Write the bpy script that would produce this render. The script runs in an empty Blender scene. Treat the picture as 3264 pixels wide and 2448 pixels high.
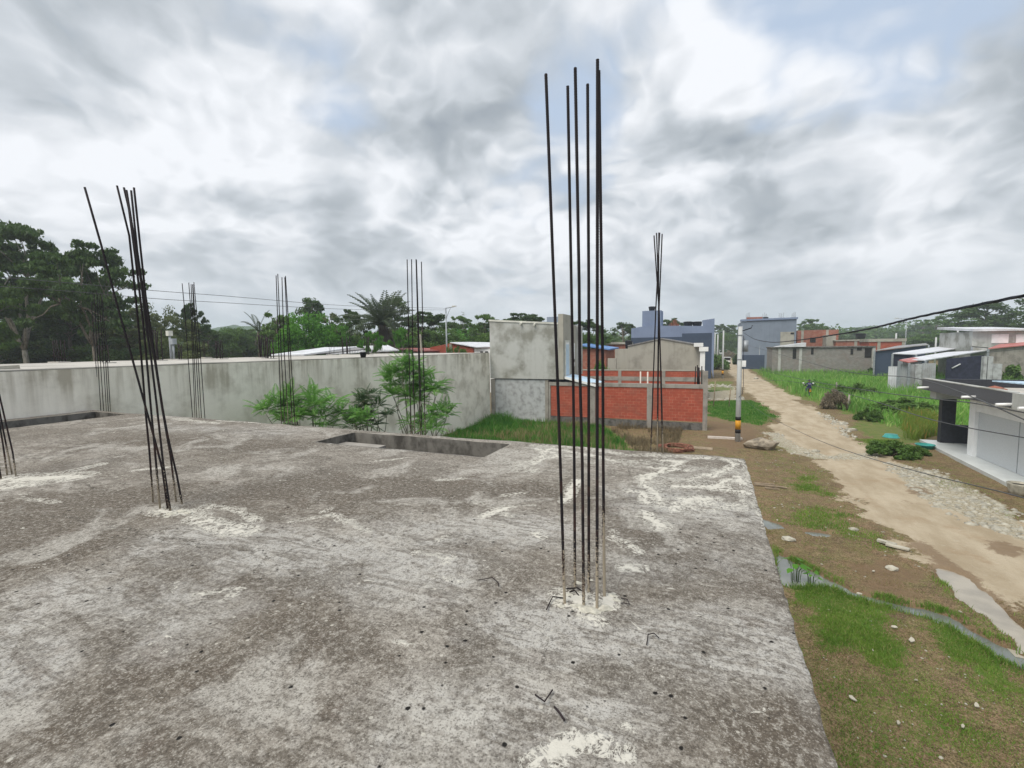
import bpy, math, random
import numpy as np
from mathutils import Vector, noise as mnoise
R = math.radians
random.seed(7)
rng = np.random.default_rng(11)
scene = bpy.context.scene
COL = scene.collection

# ------------------------------------------------------------------ camera (measured from the roof slab, bars and walls)
F, YAW, PITCH, ROLL = 1464.85, .4078, .0796, -.0139
CX, CY, EYE = 1632., 1224., np.array([0., 0., 5.7])
SLAB_Z = 4.1
fw = np.array([-math.sin(YAW)*math.cos(PITCH), math.cos(YAW)*math.cos(PITCH), -math.sin(PITCH)])
_r = np.array([math.cos(YAW), math.sin(YAW), 0.]); _u = np.cross(_r, fw)
rt = _r*math.cos(ROLL)+_u*math.sin(ROLL); up = _u*math.cos(ROLL)-_r*math.sin(ROLL)
def ray(px, py): return fw+rt*((px-CX)/F)-up*((py-CY)/F)
def G(px, py, z=0.):                       # where the sight line meets the level z
    d = ray(px, py); return EYE+d*((z-EYE[2])/d[2])
def V(px, py, Y):                          # ... meets the wall plane y = Y
    d = ray(px, py); return EYE+d*(Y/d[1])
def VX(px, py, X):                         # ... meets the wall plane x = X
    d = ray(px, py); return EYE+d*(X/d[0])
def D(px, py, depth): return EYE+ray(px, py)*depth
def spot(px, depth):                       # ground point in that direction at that depth
    p = D(px, 1112-(px-1300)*.0215, depth); return float(p[0]), float(p[1])
def hz(px): return 1129-px*.0137
def top_z(px, py, depth): return 5.7+(hz(px)-py)/F*depth

cam = bpy.data.cameras.new('camera'); cam.sensor_width = 36; cam.lens = F*36/3264
cam.clip_start = .05; cam.clip_end = 6000
co = bpy.data.objects.new('camera', cam); COL.objects.link(co)
from mathutils import Matrix
co.matrix_world = Matrix(((rt[0], up[0], -fw[0], 0), (rt[1], up[1], -fw[1], 0), (rt[2], up[2], -fw[2], EYE[2]), (0, 0, 0, 1)))
scene.camera = co

# ------------------------------------------------------------------ object helpers
def tag(o, label=None, cat=None, group=None, kind=None):
    if label: o['label'] = label
    if cat: o['category'] = cat
    if group: o['group'] = group
    if kind: o['kind'] = kind
    return o
def root(name, loc, label, cat, group=None):
    o = bpy.data.objects.new(name, None); COL.objects.link(o)
    o.empty_display_size = .2; o.location = loc
    return tag(o, label, cat, group)
def top_of(o):
    while o.parent: o = o.parent
    return o
def link(name, me, parent=None):
    o = bpy.data.objects.new(name, me); COL.objects.link(o)
    if parent: o.parent = parent
    return o
def np_mesh(name, verts, faces, mat=None, smooth=False):
    """verts (N,3) array, faces (M,k) array of one polygon size"""
    verts = np.asarray(verts, np.float32); faces = np.asarray(faces, np.int32)
    me = bpy.data.meshes.new(name); k = faces.shape[1]
    me.vertices.add(len(verts)); me.vertices.foreach_set('co', verts.ravel())
    me.loops.add(faces.size); me.loops.foreach_set('vertex_index', faces.ravel())
    me.polygons.add(len(faces)); me.polygons.foreach_set('loop_start', np.arange(0, faces.size, k, dtype=np.int32))
    me.update(calc_edges=True)
    if smooth: me.polygons.foreach_set('use_smooth', np.ones(len(faces), bool))
    if mat: me.materials.append(mat)
    me.validate(); return me
class MB:
    def __init__(s): s.v = []; s.f = []; s.smooth = False
    def add(s, vs, fs):
        b = len(s.v); s.v += [tuple(map(float, q)) for q in vs]; s.f += [tuple(b+i for i in q) for q in fs]; return s
    def box(s, x0, x1, y0, y1, z0, z1, rz=0, jit=0):
        x0, x1 = min(x0, x1), max(x0, x1); y0, y1 = min(y0, y1), max(y0, y1); z0, z1 = min(z0, z1), max(z0, z1)
        vs = [(x, y, z) for z in (z0, z1) for y in (y0, y1) for x in (x0, x1)]
        if rz:
            cx, cy = (x0+x1)/2, (y0+y1)/2; c, n = math.cos(rz), math.sin(rz)
            vs = [(cx+(x-cx)*c-(y-cy)*n, cy+(x-cx)*n+(y-cy)*c, z) for x, y, z in vs]
        if jit: vs = [tuple(a+random.uniform(-jit, jit) for a in q) for q in vs]
        return s.add(vs, [(0, 2, 3, 1), (4, 5, 7, 6), (0, 1, 5, 4), (2, 6, 7, 3), (0, 4, 6, 2), (1, 3, 7, 5)])
    def prism(s, poly, d):                 # poly: 3-D points of a planar outline, d: extrusion vector
        n = len(poly); b = [tuple(p) for p in poly]; t = [tuple(np.array(p)+np.array(d)) for p in poly]
        return s.add(b+t, [tuple(range(n))[::-1], tuple(range(n, 2*n))]+[(i, (i+1) % n, n+(i+1) % n, n+i) for i in range(n)])
    def tube(s, pts, r, n=8, cap=True, rfun=None):
        pts = [np.array(p, float) for p in pts]; vs = []; fs = []
        for i, p in enumerate(pts):
            t = pts[min(i+1, len(pts)-1)]-pts[max(i-1, 0)]; t = t/(np.linalg.norm(t)+1e-9)
            a = np.cross(t, (0, 0, 1) if abs(t[2]) < .9 else (1, 0, 0)); a /= np.linalg.norm(a); b = np.cross(t, a)
            rr = r[i] if hasattr(r, '__len__') else r
            for k in range(n):
                w = 2*math.pi*k/n; vs.append(p+(a*math.cos(w)+b*math.sin(w))*rr)
        for i in range(len(pts)-1):
            for k in range(n):
                fs.append((i*n+k, i*n+(k+1) % n, (i+1)*n+(k+1) % n, (i+1)*n+k))
        if cap: fs += [tuple(range(n))[::-1], tuple(range((len(pts)-1)*n, len(pts)*n))]
        s.smooth = True
        return s.add(vs, fs)
    def lathe(s, prof, c=(0, 0, 0), n=20):  # prof: (r, z) from bottom to top
        vs = [(c[0]+r*math.cos(2*math.pi*k/n), c[1]+r*math.sin(2*math.pi*k/n), c[2]+z) for r, z in prof for k in range(n)]
        fs = [(i*n+k, i*n+(k+1) % n, (i+1)*n+(k+1) % n, (i+1)*n+k) for i in range(len(prof)-1) for k in range(n)]
        if prof[0][0] > 1e-4: fs.append(tuple(range(n))[::-1])
        if prof[-1][0] > 1e-4: fs.append(tuple(range((len(prof)-1)*n, len(prof)*n)))
        s.smooth = True
        return s.add(vs, fs)
    def rock(s, c, r, seed, sz=(1, 1, .6), sub=2):
        import bmesh
        bm = bmesh.new(); bmesh.ops.create_icosphere(bm, subdivisions=sub, radius=1)
        vs = []
        for v in bm.verts:
            k = 1+(.45 if sub > 1 else .8)*mnoise.noise(Vector(v.co)*1.3+Vector((seed*3.1, seed, 0)))
            vs.append((c[0]+v.co.x*r*sz[0]*k, c[1]+v.co.y*r*sz[1]*k, c[2]+v.co.z*r*sz[2]*k))
        fs = [tuple(v.index for v in f.verts) for f in bm.faces]; bm.free()
        return s.add(vs, fs)
    def build(s, name, mat, parent=None, bevel=0, auto=None):
        me = bpy.data.meshes.new(name)
        off = np.array(top_of(parent).location) if parent else np.zeros(3)
        me.from_pydata([tuple(np.array(q)-off) for q in s.v], [], s.f)
        if mat: me.materials.append(mat)
        if s.smooth if auto is None else auto:
            me.polygons.foreach_set('use_smooth', np.array([len(p.vertices) <= 4 for p in me.polygons]))
        me.update(); o = link(name, me, parent)
        if bevel:
            b = o.modifiers.new('bevel', 'BEVEL'); b.width = bevel; b.segments = 2; b.limit_method = 'ANGLE'
        return o
def place_tree(o, loc, sc=(1, 1, 1), rz=0, label=None, group=None):
    """copy of a thing with copies of its parts"""
    r = o.copy(); COL.objects.link(r); r.location = loc; r.scale = sc; r.rotation_euler = (0, 0, rz)
    if label: r['label'] = label
    if group: r['group'] = group
    for ch in o.children:
        c = ch.copy(); COL.objects.link(c); c.parent = r
        for g in ch.children:
            d = g.copy(); COL.objects.link(d); d.parent = c
    return r

# ------------------------------------------------------------------ materials
class NT:
    def __init__(s, name, rough=.8, spec=.3):
        s.m = bpy.data.materials.new(name); s.m.use_nodes = True; s.t = s.m.node_tree; s.n = s.t.nodes; s.l = s.t.links
        s.b = s.n['Principled BSDF']; s.b.inputs['Roughness'].default_value = rough; s.b.inputs['Specular IOR Level'].default_value = spec
        tc = s.n.new('ShaderNodeTexCoord'); s.obj = tc.outputs['Object']
        g = s.n.new('ShaderNodeNewGeometry'); s.pos = g.outputs['Position']; s.isl = g.outputs['Random Per Island']; s.geo = g
    def con(s, val, sock):
        if isinstance(val, bpy.types.NodeSocket): s.l.new(val, sock)
        elif val is not None:
            if hasattr(val, '__len__') and sock.type == 'RGBA' and len(val) == 3: val = (*val, 1)
            sock.default_value = val
    def noise(s, scale=5, detail=6, rough=.55, vec=None, dist=0, out='Fac', sv=None, type=None):
        n = s.n.new('ShaderNodeTexNoise'); n.inputs['Scale'].default_value = scale; n.inputs['Detail'].default_value = detail
        n.inputs['Roughness'].default_value = rough; n.inputs['Distortion'].default_value = dist
        v = vec or s.pos
        if sv: v = s.vmul(v, sv)
        s.l.new(v, n.inputs['Vector']); return n.outputs[out]
    def voro(s, scale=5, vec=None, feature='F1', out='Distance', rand=1, sv=None):
        n = s.n.new('ShaderNodeTexVoronoi'); n.feature = feature; n.inputs['Scale'].default_value = scale
        n.inputs['Randomness'].default_value = rand
        v = vec or s.pos
        if sv: v = s.vmul(v, sv)
        s.l.new(v, n.inputs['Vector']); return n.outputs[out]
    def vmul(s, v, k):
        n = s.n.new('ShaderNodeVectorMath'); n.operation = 'MULTIPLY'; s.con(v, n.inputs[0]); n.inputs[1].default_value = k; return n.outputs[0]
    def vadd(s, v, k):
        n = s.n.new('ShaderNodeVectorMath'); n.operation = 'ADD'; s.con(v, n.inputs[0]); s.con(k, n.inputs[1]); return n.outputs[0]
    def math(s, op, a, b=None, c=None, clamp=False):
        n = s.n.new('ShaderNodeMath'); n.operation = op; n.use_clamp = clamp
        s.con(a, n.inputs[0]); s.con(b, n.inputs[1]); s.con(c, n.inputs[2]); return n.outputs[0]
    def ramp(s, v, a, b, lo=0., hi=1., smooth=True):
        n = s.n.new('ShaderNodeMapRange'); n.interpolation_type = 'SMOOTHSTEP' if smooth else 'LINEAR'
        s.con(v, n.inputs['Value']); s.con(a, n.inputs['From Min']); s.con(b, n.inputs['From Max'])
        s.con(lo, n.inputs['To Min']); s.con(hi, n.inputs['To Max']); return n.outputs['Result']
    def mix(s, f, a, b, mode='MIX'):
        n = s.n.new('ShaderNodeMix'); n.data_type = 'RGBA'; n.blend_type = mode; n.clamp_factor = True
        s.con(f, n.inputs[0]); s.con(a, n.inputs[6]); s.con(b, n.inputs[7]); return n.outputs[2]
    def sep(s, v):
        n = s.n.new('ShaderNodeSeparateXYZ'); s.con(v, n.inputs[0]); return n.outputs
    def comb(s, x=0., y=0., z=0.):
        n = s.n.new('ShaderNodeCombineXYZ'); s.con(x, n.inputs[0]); s.con(y, n.inputs[1]); s.con(z, n.inputs[2]); return n.outputs[0]
    def attr(s, name):
        n = s.n.new('ShaderNodeAttribute'); n.attribute_name = name; return n
    def bump(s, h, strength=.4, dist=.02):
        n = s.n.new('ShaderNodeBump'); n.inputs['Strength'].default_value = strength; n.inputs['Distance'].default_value = dist
        s.con(h, n.inputs['Height']); s.l.new(n.outputs[0], s.b.inputs['Normal'])
    def color(s, c): s.con(c, s.b.inputs['Base Color']); return s
def plain(name, c, rough=.7, var=.12, scale=4, spec=.3, metal=0, bump=0, c2=None, sv=None):
    t = NT(name, rough, spec); c = np.array(c, float)
    c2 = np.array(c2, float) if c2 is not None else c*(1-2*var)
    n = t.noise(scale, 6, .6, sv=sv)
    t.color(t.mix(t.ramp(n, .3, .7), tuple(np.clip(c*(1+var*.5), 0, 1)), tuple(c2)))
    t.b.inputs['Metallic'].default_value = metal
    if bump: t.bump(t.noise(scale*6, 5, .6), bump, .01)
    return t.m
def wall_mat(name, c, c_dark, streak=.5, blotch=.5, scale=1.2, bump=.25, z_stain=None):
    t = NT(name, .9, .2)
    n1 = t.noise(scale, 7, .6); n2 = t.noise(1., 6, .6, sv=(2.6, 2.6, .22)); n3 = t.noise(scale*9, 4, .6)
    f = t.math('MULTIPLY', t.ramp(n1, .42, .68), blotch)
    f = t.math('ADD', f, t.math('MULTIPLY', t.ramp(n2, .5, .72), streak))
    f = t.math('ADD', f, t.math('MULTIPLY', t.math('SUBTRACT', n3, .5), .35), clamp=True)
    if z_stain:                              # grime washed down from the top edge
        z = t.sep(t.pos)[2]
        g = t.math('MULTIPLY', t.ramp(z, z_stain-1.6, z_stain, 0., 1.), t.ramp(n2, .42, .66))
        f = t.math('ADD', f, t.math('MULTIPLY', g, .75), clamp=True)
    t.color(t.mix(f, c, c_dark)); t.bump(n3, bump, .01); return t.m
def brick_mat(name, c1=(.36, .085, .05), c2=(.27, .06, .04), mortar=(.33, .22, .17), w=.4, h=.2, m=.012, wear=.35):
    t = NT(name, .9, .15); p = t.sep(t.pos)
    n = t.n.new('ShaderNodeTexBrick'); n.offset = .5
    t.l.new(t.comb(t.math('ADD', p[0], p[1]), p[2], 0.), n.inputs['Vector'])
    n.inputs['Scale'].default_value = 1; n.inputs['Brick Width'].default_value = w; n.inputs['Row Height'].default_value = h
    n.inputs['Mortar Size'].default_value = m; n.inputs['Mortar Smooth'].default_value = .3; n.inputs['Bias'].default_value = -.2
    n.inputs['Color1'].default_value = (*c1, 1); n.inputs['Color2'].default_value = (*c2, 1); n.inputs['Mortar'].default_value = (*mortar, 1)
    big = t.noise(.9, 5, .6); fine = t.noise(14, 4, .6)
    # mortar is smeared flush in most courses, so the joints come and go
    smear = t.math('MULTIPLY', t.ramp(t.noise(2.2, 4, .6), .41, .62), .85)
    c = t.mix(smear, n.outputs['Color'], tuple((np.array(c1)+np.array(c2))/2))
    c = t.mix(t.math('MULTIPLY', t.ramp(big, .45, .75), wear), c, (.2, .1, .075))
    c = t.mix(t.math('MULTIPLY', t.ramp(fine, .6, .8), .35), c, (.45, .25, .2))
    t.color(c); t.bump(t.math('SUBTRACT', 1., n.outputs['Fac']), .3, .01); return t.m
def leaf_mat(name, c1, c2, tip=None, scale=.35, rough=.55):
    t = NT(name, rough, .25)
    n = t.noise(scale, 3, .6); f = t.math('ADD', t.math('MULTIPLY', t.ramp(n, .32, .68), .6), t.math('MULTIPLY', t.isl, .4))
    c = t.mix(f, c1, c2)
    if tip: c = t.mix(t.ramp(t.isl, .82, .95), c, tip)
    t.color(c)
    tr = t.n.new('ShaderNodeBsdfTranslucent'); t.con(t.mix(.5, c, tuple(np.clip(np.array(c2)*1.5, 0, 1))), tr.inputs['Color'])
    mx = t.n.new('ShaderNodeMixShader'); mx.inputs[0].default_value = .3
    t.l.new(t.b.outputs[0], mx.inputs[1]); t.l.new(tr.outputs[0], mx.inputs[2])
    t.l.new(mx.outputs[0], t.n['Material Output'].inputs['Surface']); return t.m
def corrugated(name, c, c2, axis=0, pitch=.2, rough=.45):
    t = NT(name, rough, .4); n = t.noise(.8, 5, .6)
    t.color(t.mix(t.ramp(n, .35, .75), c, c2))
    w = t.math('SINE', t.math('MULTIPLY', t.sep(t.pos)[axis], 2*math.pi/pitch)); t.bump(w, .5, .03); return t.m

M = {}
M['plaster_white'] = wall_mat('stained_whitewash', (.90, .86, .765), (.49, .45, .37), .14, .75, .75, .2, 5.25)
M['roof_top'] = wall_mat('roof_screed', (.5, .48, .44), (.26, .25, .23), 0, .6, .7)
M['concrete'] = wall_mat('grey_concrete', (.33, .31, .28), (.16, .15, .135), .4, .6, 1.5)
M['concrete_dark'] = wall_mat('dark_concrete', (.16, .155, .145), (.05, .048, .045), .3, .9, 3.)  # darker concrete tone for well walls, house walls, plinth and roof beam
M['cement'] = wall_mat('cement_render', (.47, .48, .46), (.25, .25, .22), .25, .95, .7)
M['cement_rough'] = wall_mat('rough_render', (.45, .47, .48), (.27, .275, .28), .35, .9, 2.6, .6)
M['cement_tan'] = wall_mat('tan_render', (.40, .385, .335), (.25, .24, .205), .35, .6, .8)
M['brick'] = brick_mat('painted_red_blockwork', (.42, .102, .064), (.29, .07, .046), (.47, .23, .165), w=.4, h=.2, m=.010, wear=.55)
M['brick_far'] = brick_mat('bare_brick', (.36, .12, .075), (.25, .085, .06), (.36, .27, .22), .3, .14, .02, .4)
M['white'] = plain('white_paint', (.86, .87, .87), .5, .05, 2)
M['offwhite'] = plain('offwhite_trim', (.66, .66, .6), .7, .1, 3)
M['blue_light'] = wall_mat('pale_blue_paint', (.21, .262, .385), (.155, .195, .29), .25, .4, .4)
M['blue_dark'] = wall_mat('slate_blue_paint', (.06, .083, .13), (.042, .058, .09), .2, .4, .5)
M['greyblue'] = wall_mat('grey_blue_render', (.215, .255, .32), (.16, .19, .235), .4, .4, .5)
M['block'] = brick_mat('grey_blockwork', (.27, .26, .245), (.19, .185, .17), (.32, .31, .29), .4, .2, .015, .3)
M['granite'] = plain('dark_grey_cladding', (.115, .12, .135), .6, .2, 30, bump=.1)
M['dark_panel'] = plain('charcoal_panel', (.035, .038, .048), .55, .15, 8)
M['garage'] = plain('perforated_steel_door', (.62, .65, .67), .5, .1, 60)
M['tile_floor'] = plain('pale_porch_tiles', (.62, .65, .64), .35, .06, 1.2)
M['roof_white'] = corrugated('white_sheet_roof', (.72, .74, .78), (.52, .53, .56))
M['roof_red'] = corrugated('red_sheet_roof', (.50, .17, .15), (.38, .12, .11))
M['roof_blue'] = corrugated('blue_sheet_roof', (.13, .27, .56), (.11, .22, .45))
M['roof_pale'] = corrugated('pale_blue_sheet', (.50, .66, .80), (.42, .56, .7), 1)
M['roof_grey'] = corrugated('grey_sheet_roof', (.30, .30, .30), (.18, .17, .17))
M['zinc'] = corrugated('zinc_fence_sheet', (.42, .44, .46), (.22, .21, .2), 0, .18)
M['black'] = plain('black_plastic', (.012, .013, .018), .45, .1, 3)
M['wall_and_shade_blue'] = plain('dark_blue_wall_and_shade', (.035, .04, .07), .6, .2, 3)  # shed walls, and the shade painted in under the jutting storey
M['opening'] = plain('unlit_room', (.02, .02, .02), .9, .1, 3)
M['pole'] = wall_mat('cast_concrete_pole', (.52, .54, .54), (.38, .39, .39), .4, .3, 2.)
M['steel_grey'] = plain('galvanised_steel', (.36, .39, .42), .5, .12, 4, metal=.3)
M['paint_black'] = plain('black_band_paint', (.012, .012, .013), .6, .1, 5)
M['paint_yellow'] = plain('amber_band_paint', (.62, .29, .02), .55, .06, 5)
M['cable'] = plain('black_cable', (.03, .035, .05), .6, .2, 4)
M['cable_pale'] = plain('weathered_cable', (.10, .105, .11), .6, .2, 4)
M['wood'] = plain('weathered_board', (.34, .27, .19), .85, .25, 6, sv=(1, 1, 6), bump=.3)
M['bark'] = plain('bark', (.20, .175, .14), .95, .3, 3, sv=(3, 3, .6), bump=.5)
M['bark_pale'] = plain('pale_bark', (.33, .31, .26), .95, .25, 3, sv=(3, 3, .6), bump=.4)
M['stone'] = plain('limestone_rubble', (.44, .42, .35), .95, .22, 5, bump=.4)
M['rock'] = plain('weathered_rock', (.36, .31, .24), .95, .3, 3, bump=.6)
M['paper'] = plain('pale_litter', (.47, .44, .36), .7, .1, 5)
M['rustwire'] = plain('rusty_wire', (.30, .13, .09), .9, .25, 9)
M['teal'] = plain('teal_plastic', (.05, .30, .27), .45, .15, 4)
M['pvc'] = plain('pale_pipe', (.66, .6, .54), .5, .08, 5)
M['glass_dark'] = plain('dark_window', (.015, .017, .02), .12, .1, 3, spec=.5)
M['rubber'] = plain('tyre_rubber', (.015, .015, .015), .8, .1, 5)
M['skin'] = plain('skin', (.28, .15, .09), .6, .06, 8)
M['navy'] = plain('navy_jersey', (.022, .026, .075), .9, .15, 8)
M['lilac'] = plain('lilac_band', (.33, .31, .5), .9, .1, 8)
M['denim'] = plain('faded_denim', (.10, .12, .2), .9, .2, 8)
M['leaf_dark'] = leaf_mat('dark_foliage', (.028, .062, .018), (.075, .135, .03))
M['leaf_mid'] = leaf_mat('mid_foliage', (.05, .11, .02), (.125, .22, .045))
M['leaf_bright'] = leaf_mat('bright_foliage', (0.047, 0.155, 0.016), (0.115, 0.297, 0.034))
M['leaf_olive'] = leaf_mat('olive_foliage', (0.065, 0.094, 0.032), (0.152, 0.189, 0.065))
M['leaf_dry'] = leaf_mat('dry_foliage', (0.121, 0.101, 0.061), (0.230, 0.189, 0.115))
M['leaf_dead'] = leaf_mat('dead_frond', (.07, .06, .05), (.14, .12, .10))
M['leaf_palm'] = leaf_mat('palm_frond', (0.036, 0.058, 0.032), (0.087, 0.116, 0.065))
M['leaf_pinnate'] = leaf_mat('pinnate_leaf', (.06, .17, .035), (.18, .38, .08), (.26, .42, .12), scale=1.2)
M['leaf_pinnate_dark'] = leaf_mat('dull_pinnate_leaf', (0.027, 0.061, 0.027), (0.068, 0.135, 0.047), (0.135, 0.115, 0.068), scale=1.2)
M['grass'] = leaf_mat('lush_grass', (.03, .13, .018), (.10, .27, .035), (.2, .32, .09), .8)
M['grass_verge'] = leaf_mat('patchy_turf', (.085, .20, .028), (.22, .34, .06), (.36, .33, .14), .8)
M['leaf_twig'] = leaf_mat('dry_twigs', (.17, .145, .10), (.29, .25, .18))
M['straw'] = leaf_mat('dry_turf', (.20, .155, .075), (.34, .28, .15), (.16, .2, .06), .8)
M['grass_field'] = leaf_mat('field_weeds', (.075, .20, .03), (.24, .47, .09), (.36, .48, .16), .16)
M['grass_yellow'] = leaf_mat('yellowing_weeds', (.10, .22, .03), (.22, .27, .05), (.40, .24, .06), .5)

def rebar_mat():
    t = NT('rusted_bar', .75, .3); z = t.sep(t.obj)[2]
    rust = t.mix(t.math('MULTIPLY', t.ramp(t.noise(9, 5, .6), .42, .7), t.ramp(z, 1.6, .3, .15, 1.)), (.012, .010, .013), (.05, .022, .017))
    # cement slurry that ran down the foot of the bars
    per = t.noise(2.2, 2, .5, sv=(9, 9, .1))                             # some bars are splashed higher than others
    keep = t.math('ADD', t.math('ADD', t.noise(75, 4, .7), t.math('MULTIPLY', z, .7)), t.math('MULTIPLY', t.math('SUBTRACT', .52, per), 1.3))
    slurry = t.ramp(keep, .60, .64, 1., 0.)
    t.color(t.mix(slurry, rust, (.36, .31, .235)))
    t.bump(t.math('SINE', t.math('ADD', t.math('MULTIPLY', z, 520.), t.math('MULTIPLY', t.sep(t.obj)[0], 300.))), .5, .002); return t.m
M['rebar'] = rebar_mat()
M['rebar_far'] = plain('far_rusted_bar', (.028, .02, .022), .8, .3, 3)
# ------------------------------------------------------------------ daylight
SUN_EL, SUN_AZ = R(57), R(203)              # azimuth clockwise from +Y
sd = np.array([math.sin(SUN_AZ)*math.cos(SUN_EL), math.cos(SUN_AZ)*math.cos(SUN_EL), math.sin(SUN_EL)])
sl = bpy.data.lights.new('sun', 'SUN'); sl.energy = 2.3; sl.angle = R(35); sl.color = (1, .93, .82)
so = bpy.data.objects.new('sun', sl); COL.objects.link(so); so.rotation_euler = Vector(sd).to_track_quat('Z', 'Y').to_euler()
scene.view_settings.view_transform = 'Standard'; scene.view_settings.look = 'None'; scene.view_settings.gamma = 1
scene.view_settings.exposure = .36; scene.view_settings.use_curve_mapping = False
scene.cycles.use_denoising = True; scene.cycles.max_bounces = 6; scene.cycles.volume_bounces = 1; scene.cycles.transparent_max_bounces = 8

def build_sky():
    w = bpy.data.worlds.new('World'); scene.world = w; w.use_nodes = True; w.cycles.sampling_method = 'MANUAL'; w.cycles.sample_map_resolution = 256
    t = NT.__new__(NT); t.t = w.node_tree; t.n = t.t.nodes; t.l = t.t.links
    for n in list(t.n): t.n.remove(n)
    out = t.n.new('ShaderNodeOutputWorld'); bg = t.n.new('ShaderNodeBackground'); bg.inputs['Strength'].default_value = .1
    t.l.new(bg.outputs[0], out.inputs[0])
    sky = t.n.new('ShaderNodeTexSky'); sky.sky_type = 'NISHITA'; sky.sun_disc = False
    sky.sun_elevation = SUN_EL; sky.sun_rotation = SUN_AZ; sky.air_density = 1.; sky.dust_density = 2.; sky.ozone_density = 1.
    tc = t.n.new('ShaderNodeTexCoord'); d = tc.outputs['Generated']; t.pos = d
    x, y, z = t.sep(d)
    zz = t.math('ADD', t.math('MAXIMUM', z, 0.), .42)
    p0 = t.comb(t.math('DIVIDE', x, zz), t.math('DIVIDE', y, zz), 0.)     # cloud deck seen in perspective
    wn = t.noise(2.2, 6, .5, vec=p0, out='Color'); wn = t.vmul(t.vadd(wn, (-.5, -.5, -.5)), (.26, .26, 0))
    p = t.vadd(p0, wn)
    dn = t.noise(3.0, 5, .55, vec=d, out='Color'); dw = t.vadd(d, t.vmul(t.vadd(dn, (-.5, -.5, -.5)), (.36, .36, .36)))
    def lobes(items):
        acc = None
        for px, py, rad, amp in items:
            c = ray(px, py); c = c/np.linalg.norm(c)
            dp = t.n.new('ShaderNodeVectorMath'); dp.operation = 'DISTANCE'; t.l.new(dw, dp.inputs[0]); dp.inputs[1].default_value = c
            v = t.ramp(dp.outputs['Value'], R(rad)*1.35, 0., 0., amp)
            acc = v if acc is None else t.math('ADD', acc, v)
        return acc
    cover = lobes(SKY_GAPS); tone = lobes(SKY_TONE)
    def puff(q, sc):                                                      # billows: rounded bumps with creases between them
        acc = None
        for o_, w_ in ((1., .42), (2.3, .28), (5.1, .18), (11., .12)):
            n = t.noise(sc*o_, 0, .5, vec=t.vadd(q, (o_*3.7, o_*1.9, o_)))
            v = t.math('MULTIPLY', t.math('ABSOLUTE', t.math('SUBTRACT', n, .5)), 3.4*w_)
            acc = v if acc is None else t.math('ADD', acc, v)
        return acc
    def dens(off):
        q = t.vadd(p, off)
        a = t.noise(.85, 8, .5, vec=q); a = t.math('ADD', t.math('MULTIPLY', t.math('SUBTRACT', a, .5), 1.9), .5)
        b = puff(q, 1.55); f = t.noise(8., 6, .6, vec=q)
        return t.math('ADD', t.math('ADD', t.math('MULTIPLY', a, .46), t.math('MULTIPLY', b, .44)), t.math('MULTIPLY', f, .15))
    n0 = dens((3.1, 1.7, 0)); n1 = dens((3.18, 1.56, 0))
    c = t.math('ADD', n0, cover)
    cov = t.ramp(c, .22, .50)
    lit = t.math('MULTIPLY', t.math('SUBTRACT', n0, n1), 2.7)             # lit side of the billows
    thick = t.math('MULTIPLY', t.ramp(n0, .36, .72), -.31)                # deep clouds are grey underneath
    sh = t.math('MULTIPLY', t.math('ADD', lit, thick), t.ramp(z, .03, .28, .4, 1.))
    sh = t.math('ADD', t.math('ADD', sh, tone), SKY_BASE, clamp=True)
    k = 10.
    cr = t.n.new('ShaderNodeValToRGB'); t.l.new(sh, cr.inputs[0])
    e = cr.color_ramp.elements; e[0].position = 0; e[0].color = (.27, .305, .345, 1); e[1].position = 1; e[1].color = (.745, .765, .80, 1)
    for ps, col in ((.35, (.375, .41, .445)), (.6, (.50, .535, .575)), (.8, (.63, .655, .69))):
        q = e.new(ps); q.color = (*col, 1)
    cl = t.mix(1., cr.outputs[0], (k, k, k), 'MULTIPLY')
    blue = t.mix(.82, sky.outputs[0], (4.5, 5.4, 6.7))
    col = t.mix(cov, blue, cl)
    veil = t.ramp(z, -.02, .17, .75, 0.)
    col = t.mix(veil, col, (5.0, 5.5, 6.05))
    t.l.new(col, bg.inputs['Color'])
# (pixel of the photo -> a direction in the sky; degrees; strength)
SKY_BASE = .80
SKY_GAPS = [(2850, 190, 12, -.21), (2690, 400, 7, -.10), (3060, 10, 11, -.10), (2480, 10, 7, -.06), (1055, 220, 5, -.16), (1140, 380, 5, -.16), (1230, 480, 4, -.12), (640, 330, 5, -.08), (760, 60, 5, -.08),
            (1860, 280, 5, -.14), (1960, 450, 5, -.15), (1480, 300, 12, .15), (1000, 620, 10, .15), (1350, 640, 14, .2), (2300, 330, 9, .2), (3050, 800, 20, .4), (300, 400, 25, .08), (900, 800, 20, .3), (2100, 800, 14, .3)]
SKY_TONE = [(1560, 230, 13, -.28), (1000, 600, 7, -.22), (1330, 560, 5, -.28), (1080, 520, 5, -.14), (1050, 820, 10, -.24), (2420, 760, 13, -.26), (620, 60, 9, -.22), (1900, 720, 8, -.08), (1560, 820, 9, -.16), (2350, 430, 6, -.12), (200, 800, 10, -.1),
            (760, 430, 8, .12), (250, 250, 20, .10), (2560, 200, 7, .2), (2480, 130, 6, .14), (2200, 260, 8, .08), (3020, 560, 14, .14), (2800, 640, 7, .12), (1560, 560, 7, .10), (1780, 620, 6, .08), (150, 600, 9, .08), (900, 330, 6, .10)]
build_sky()

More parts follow.
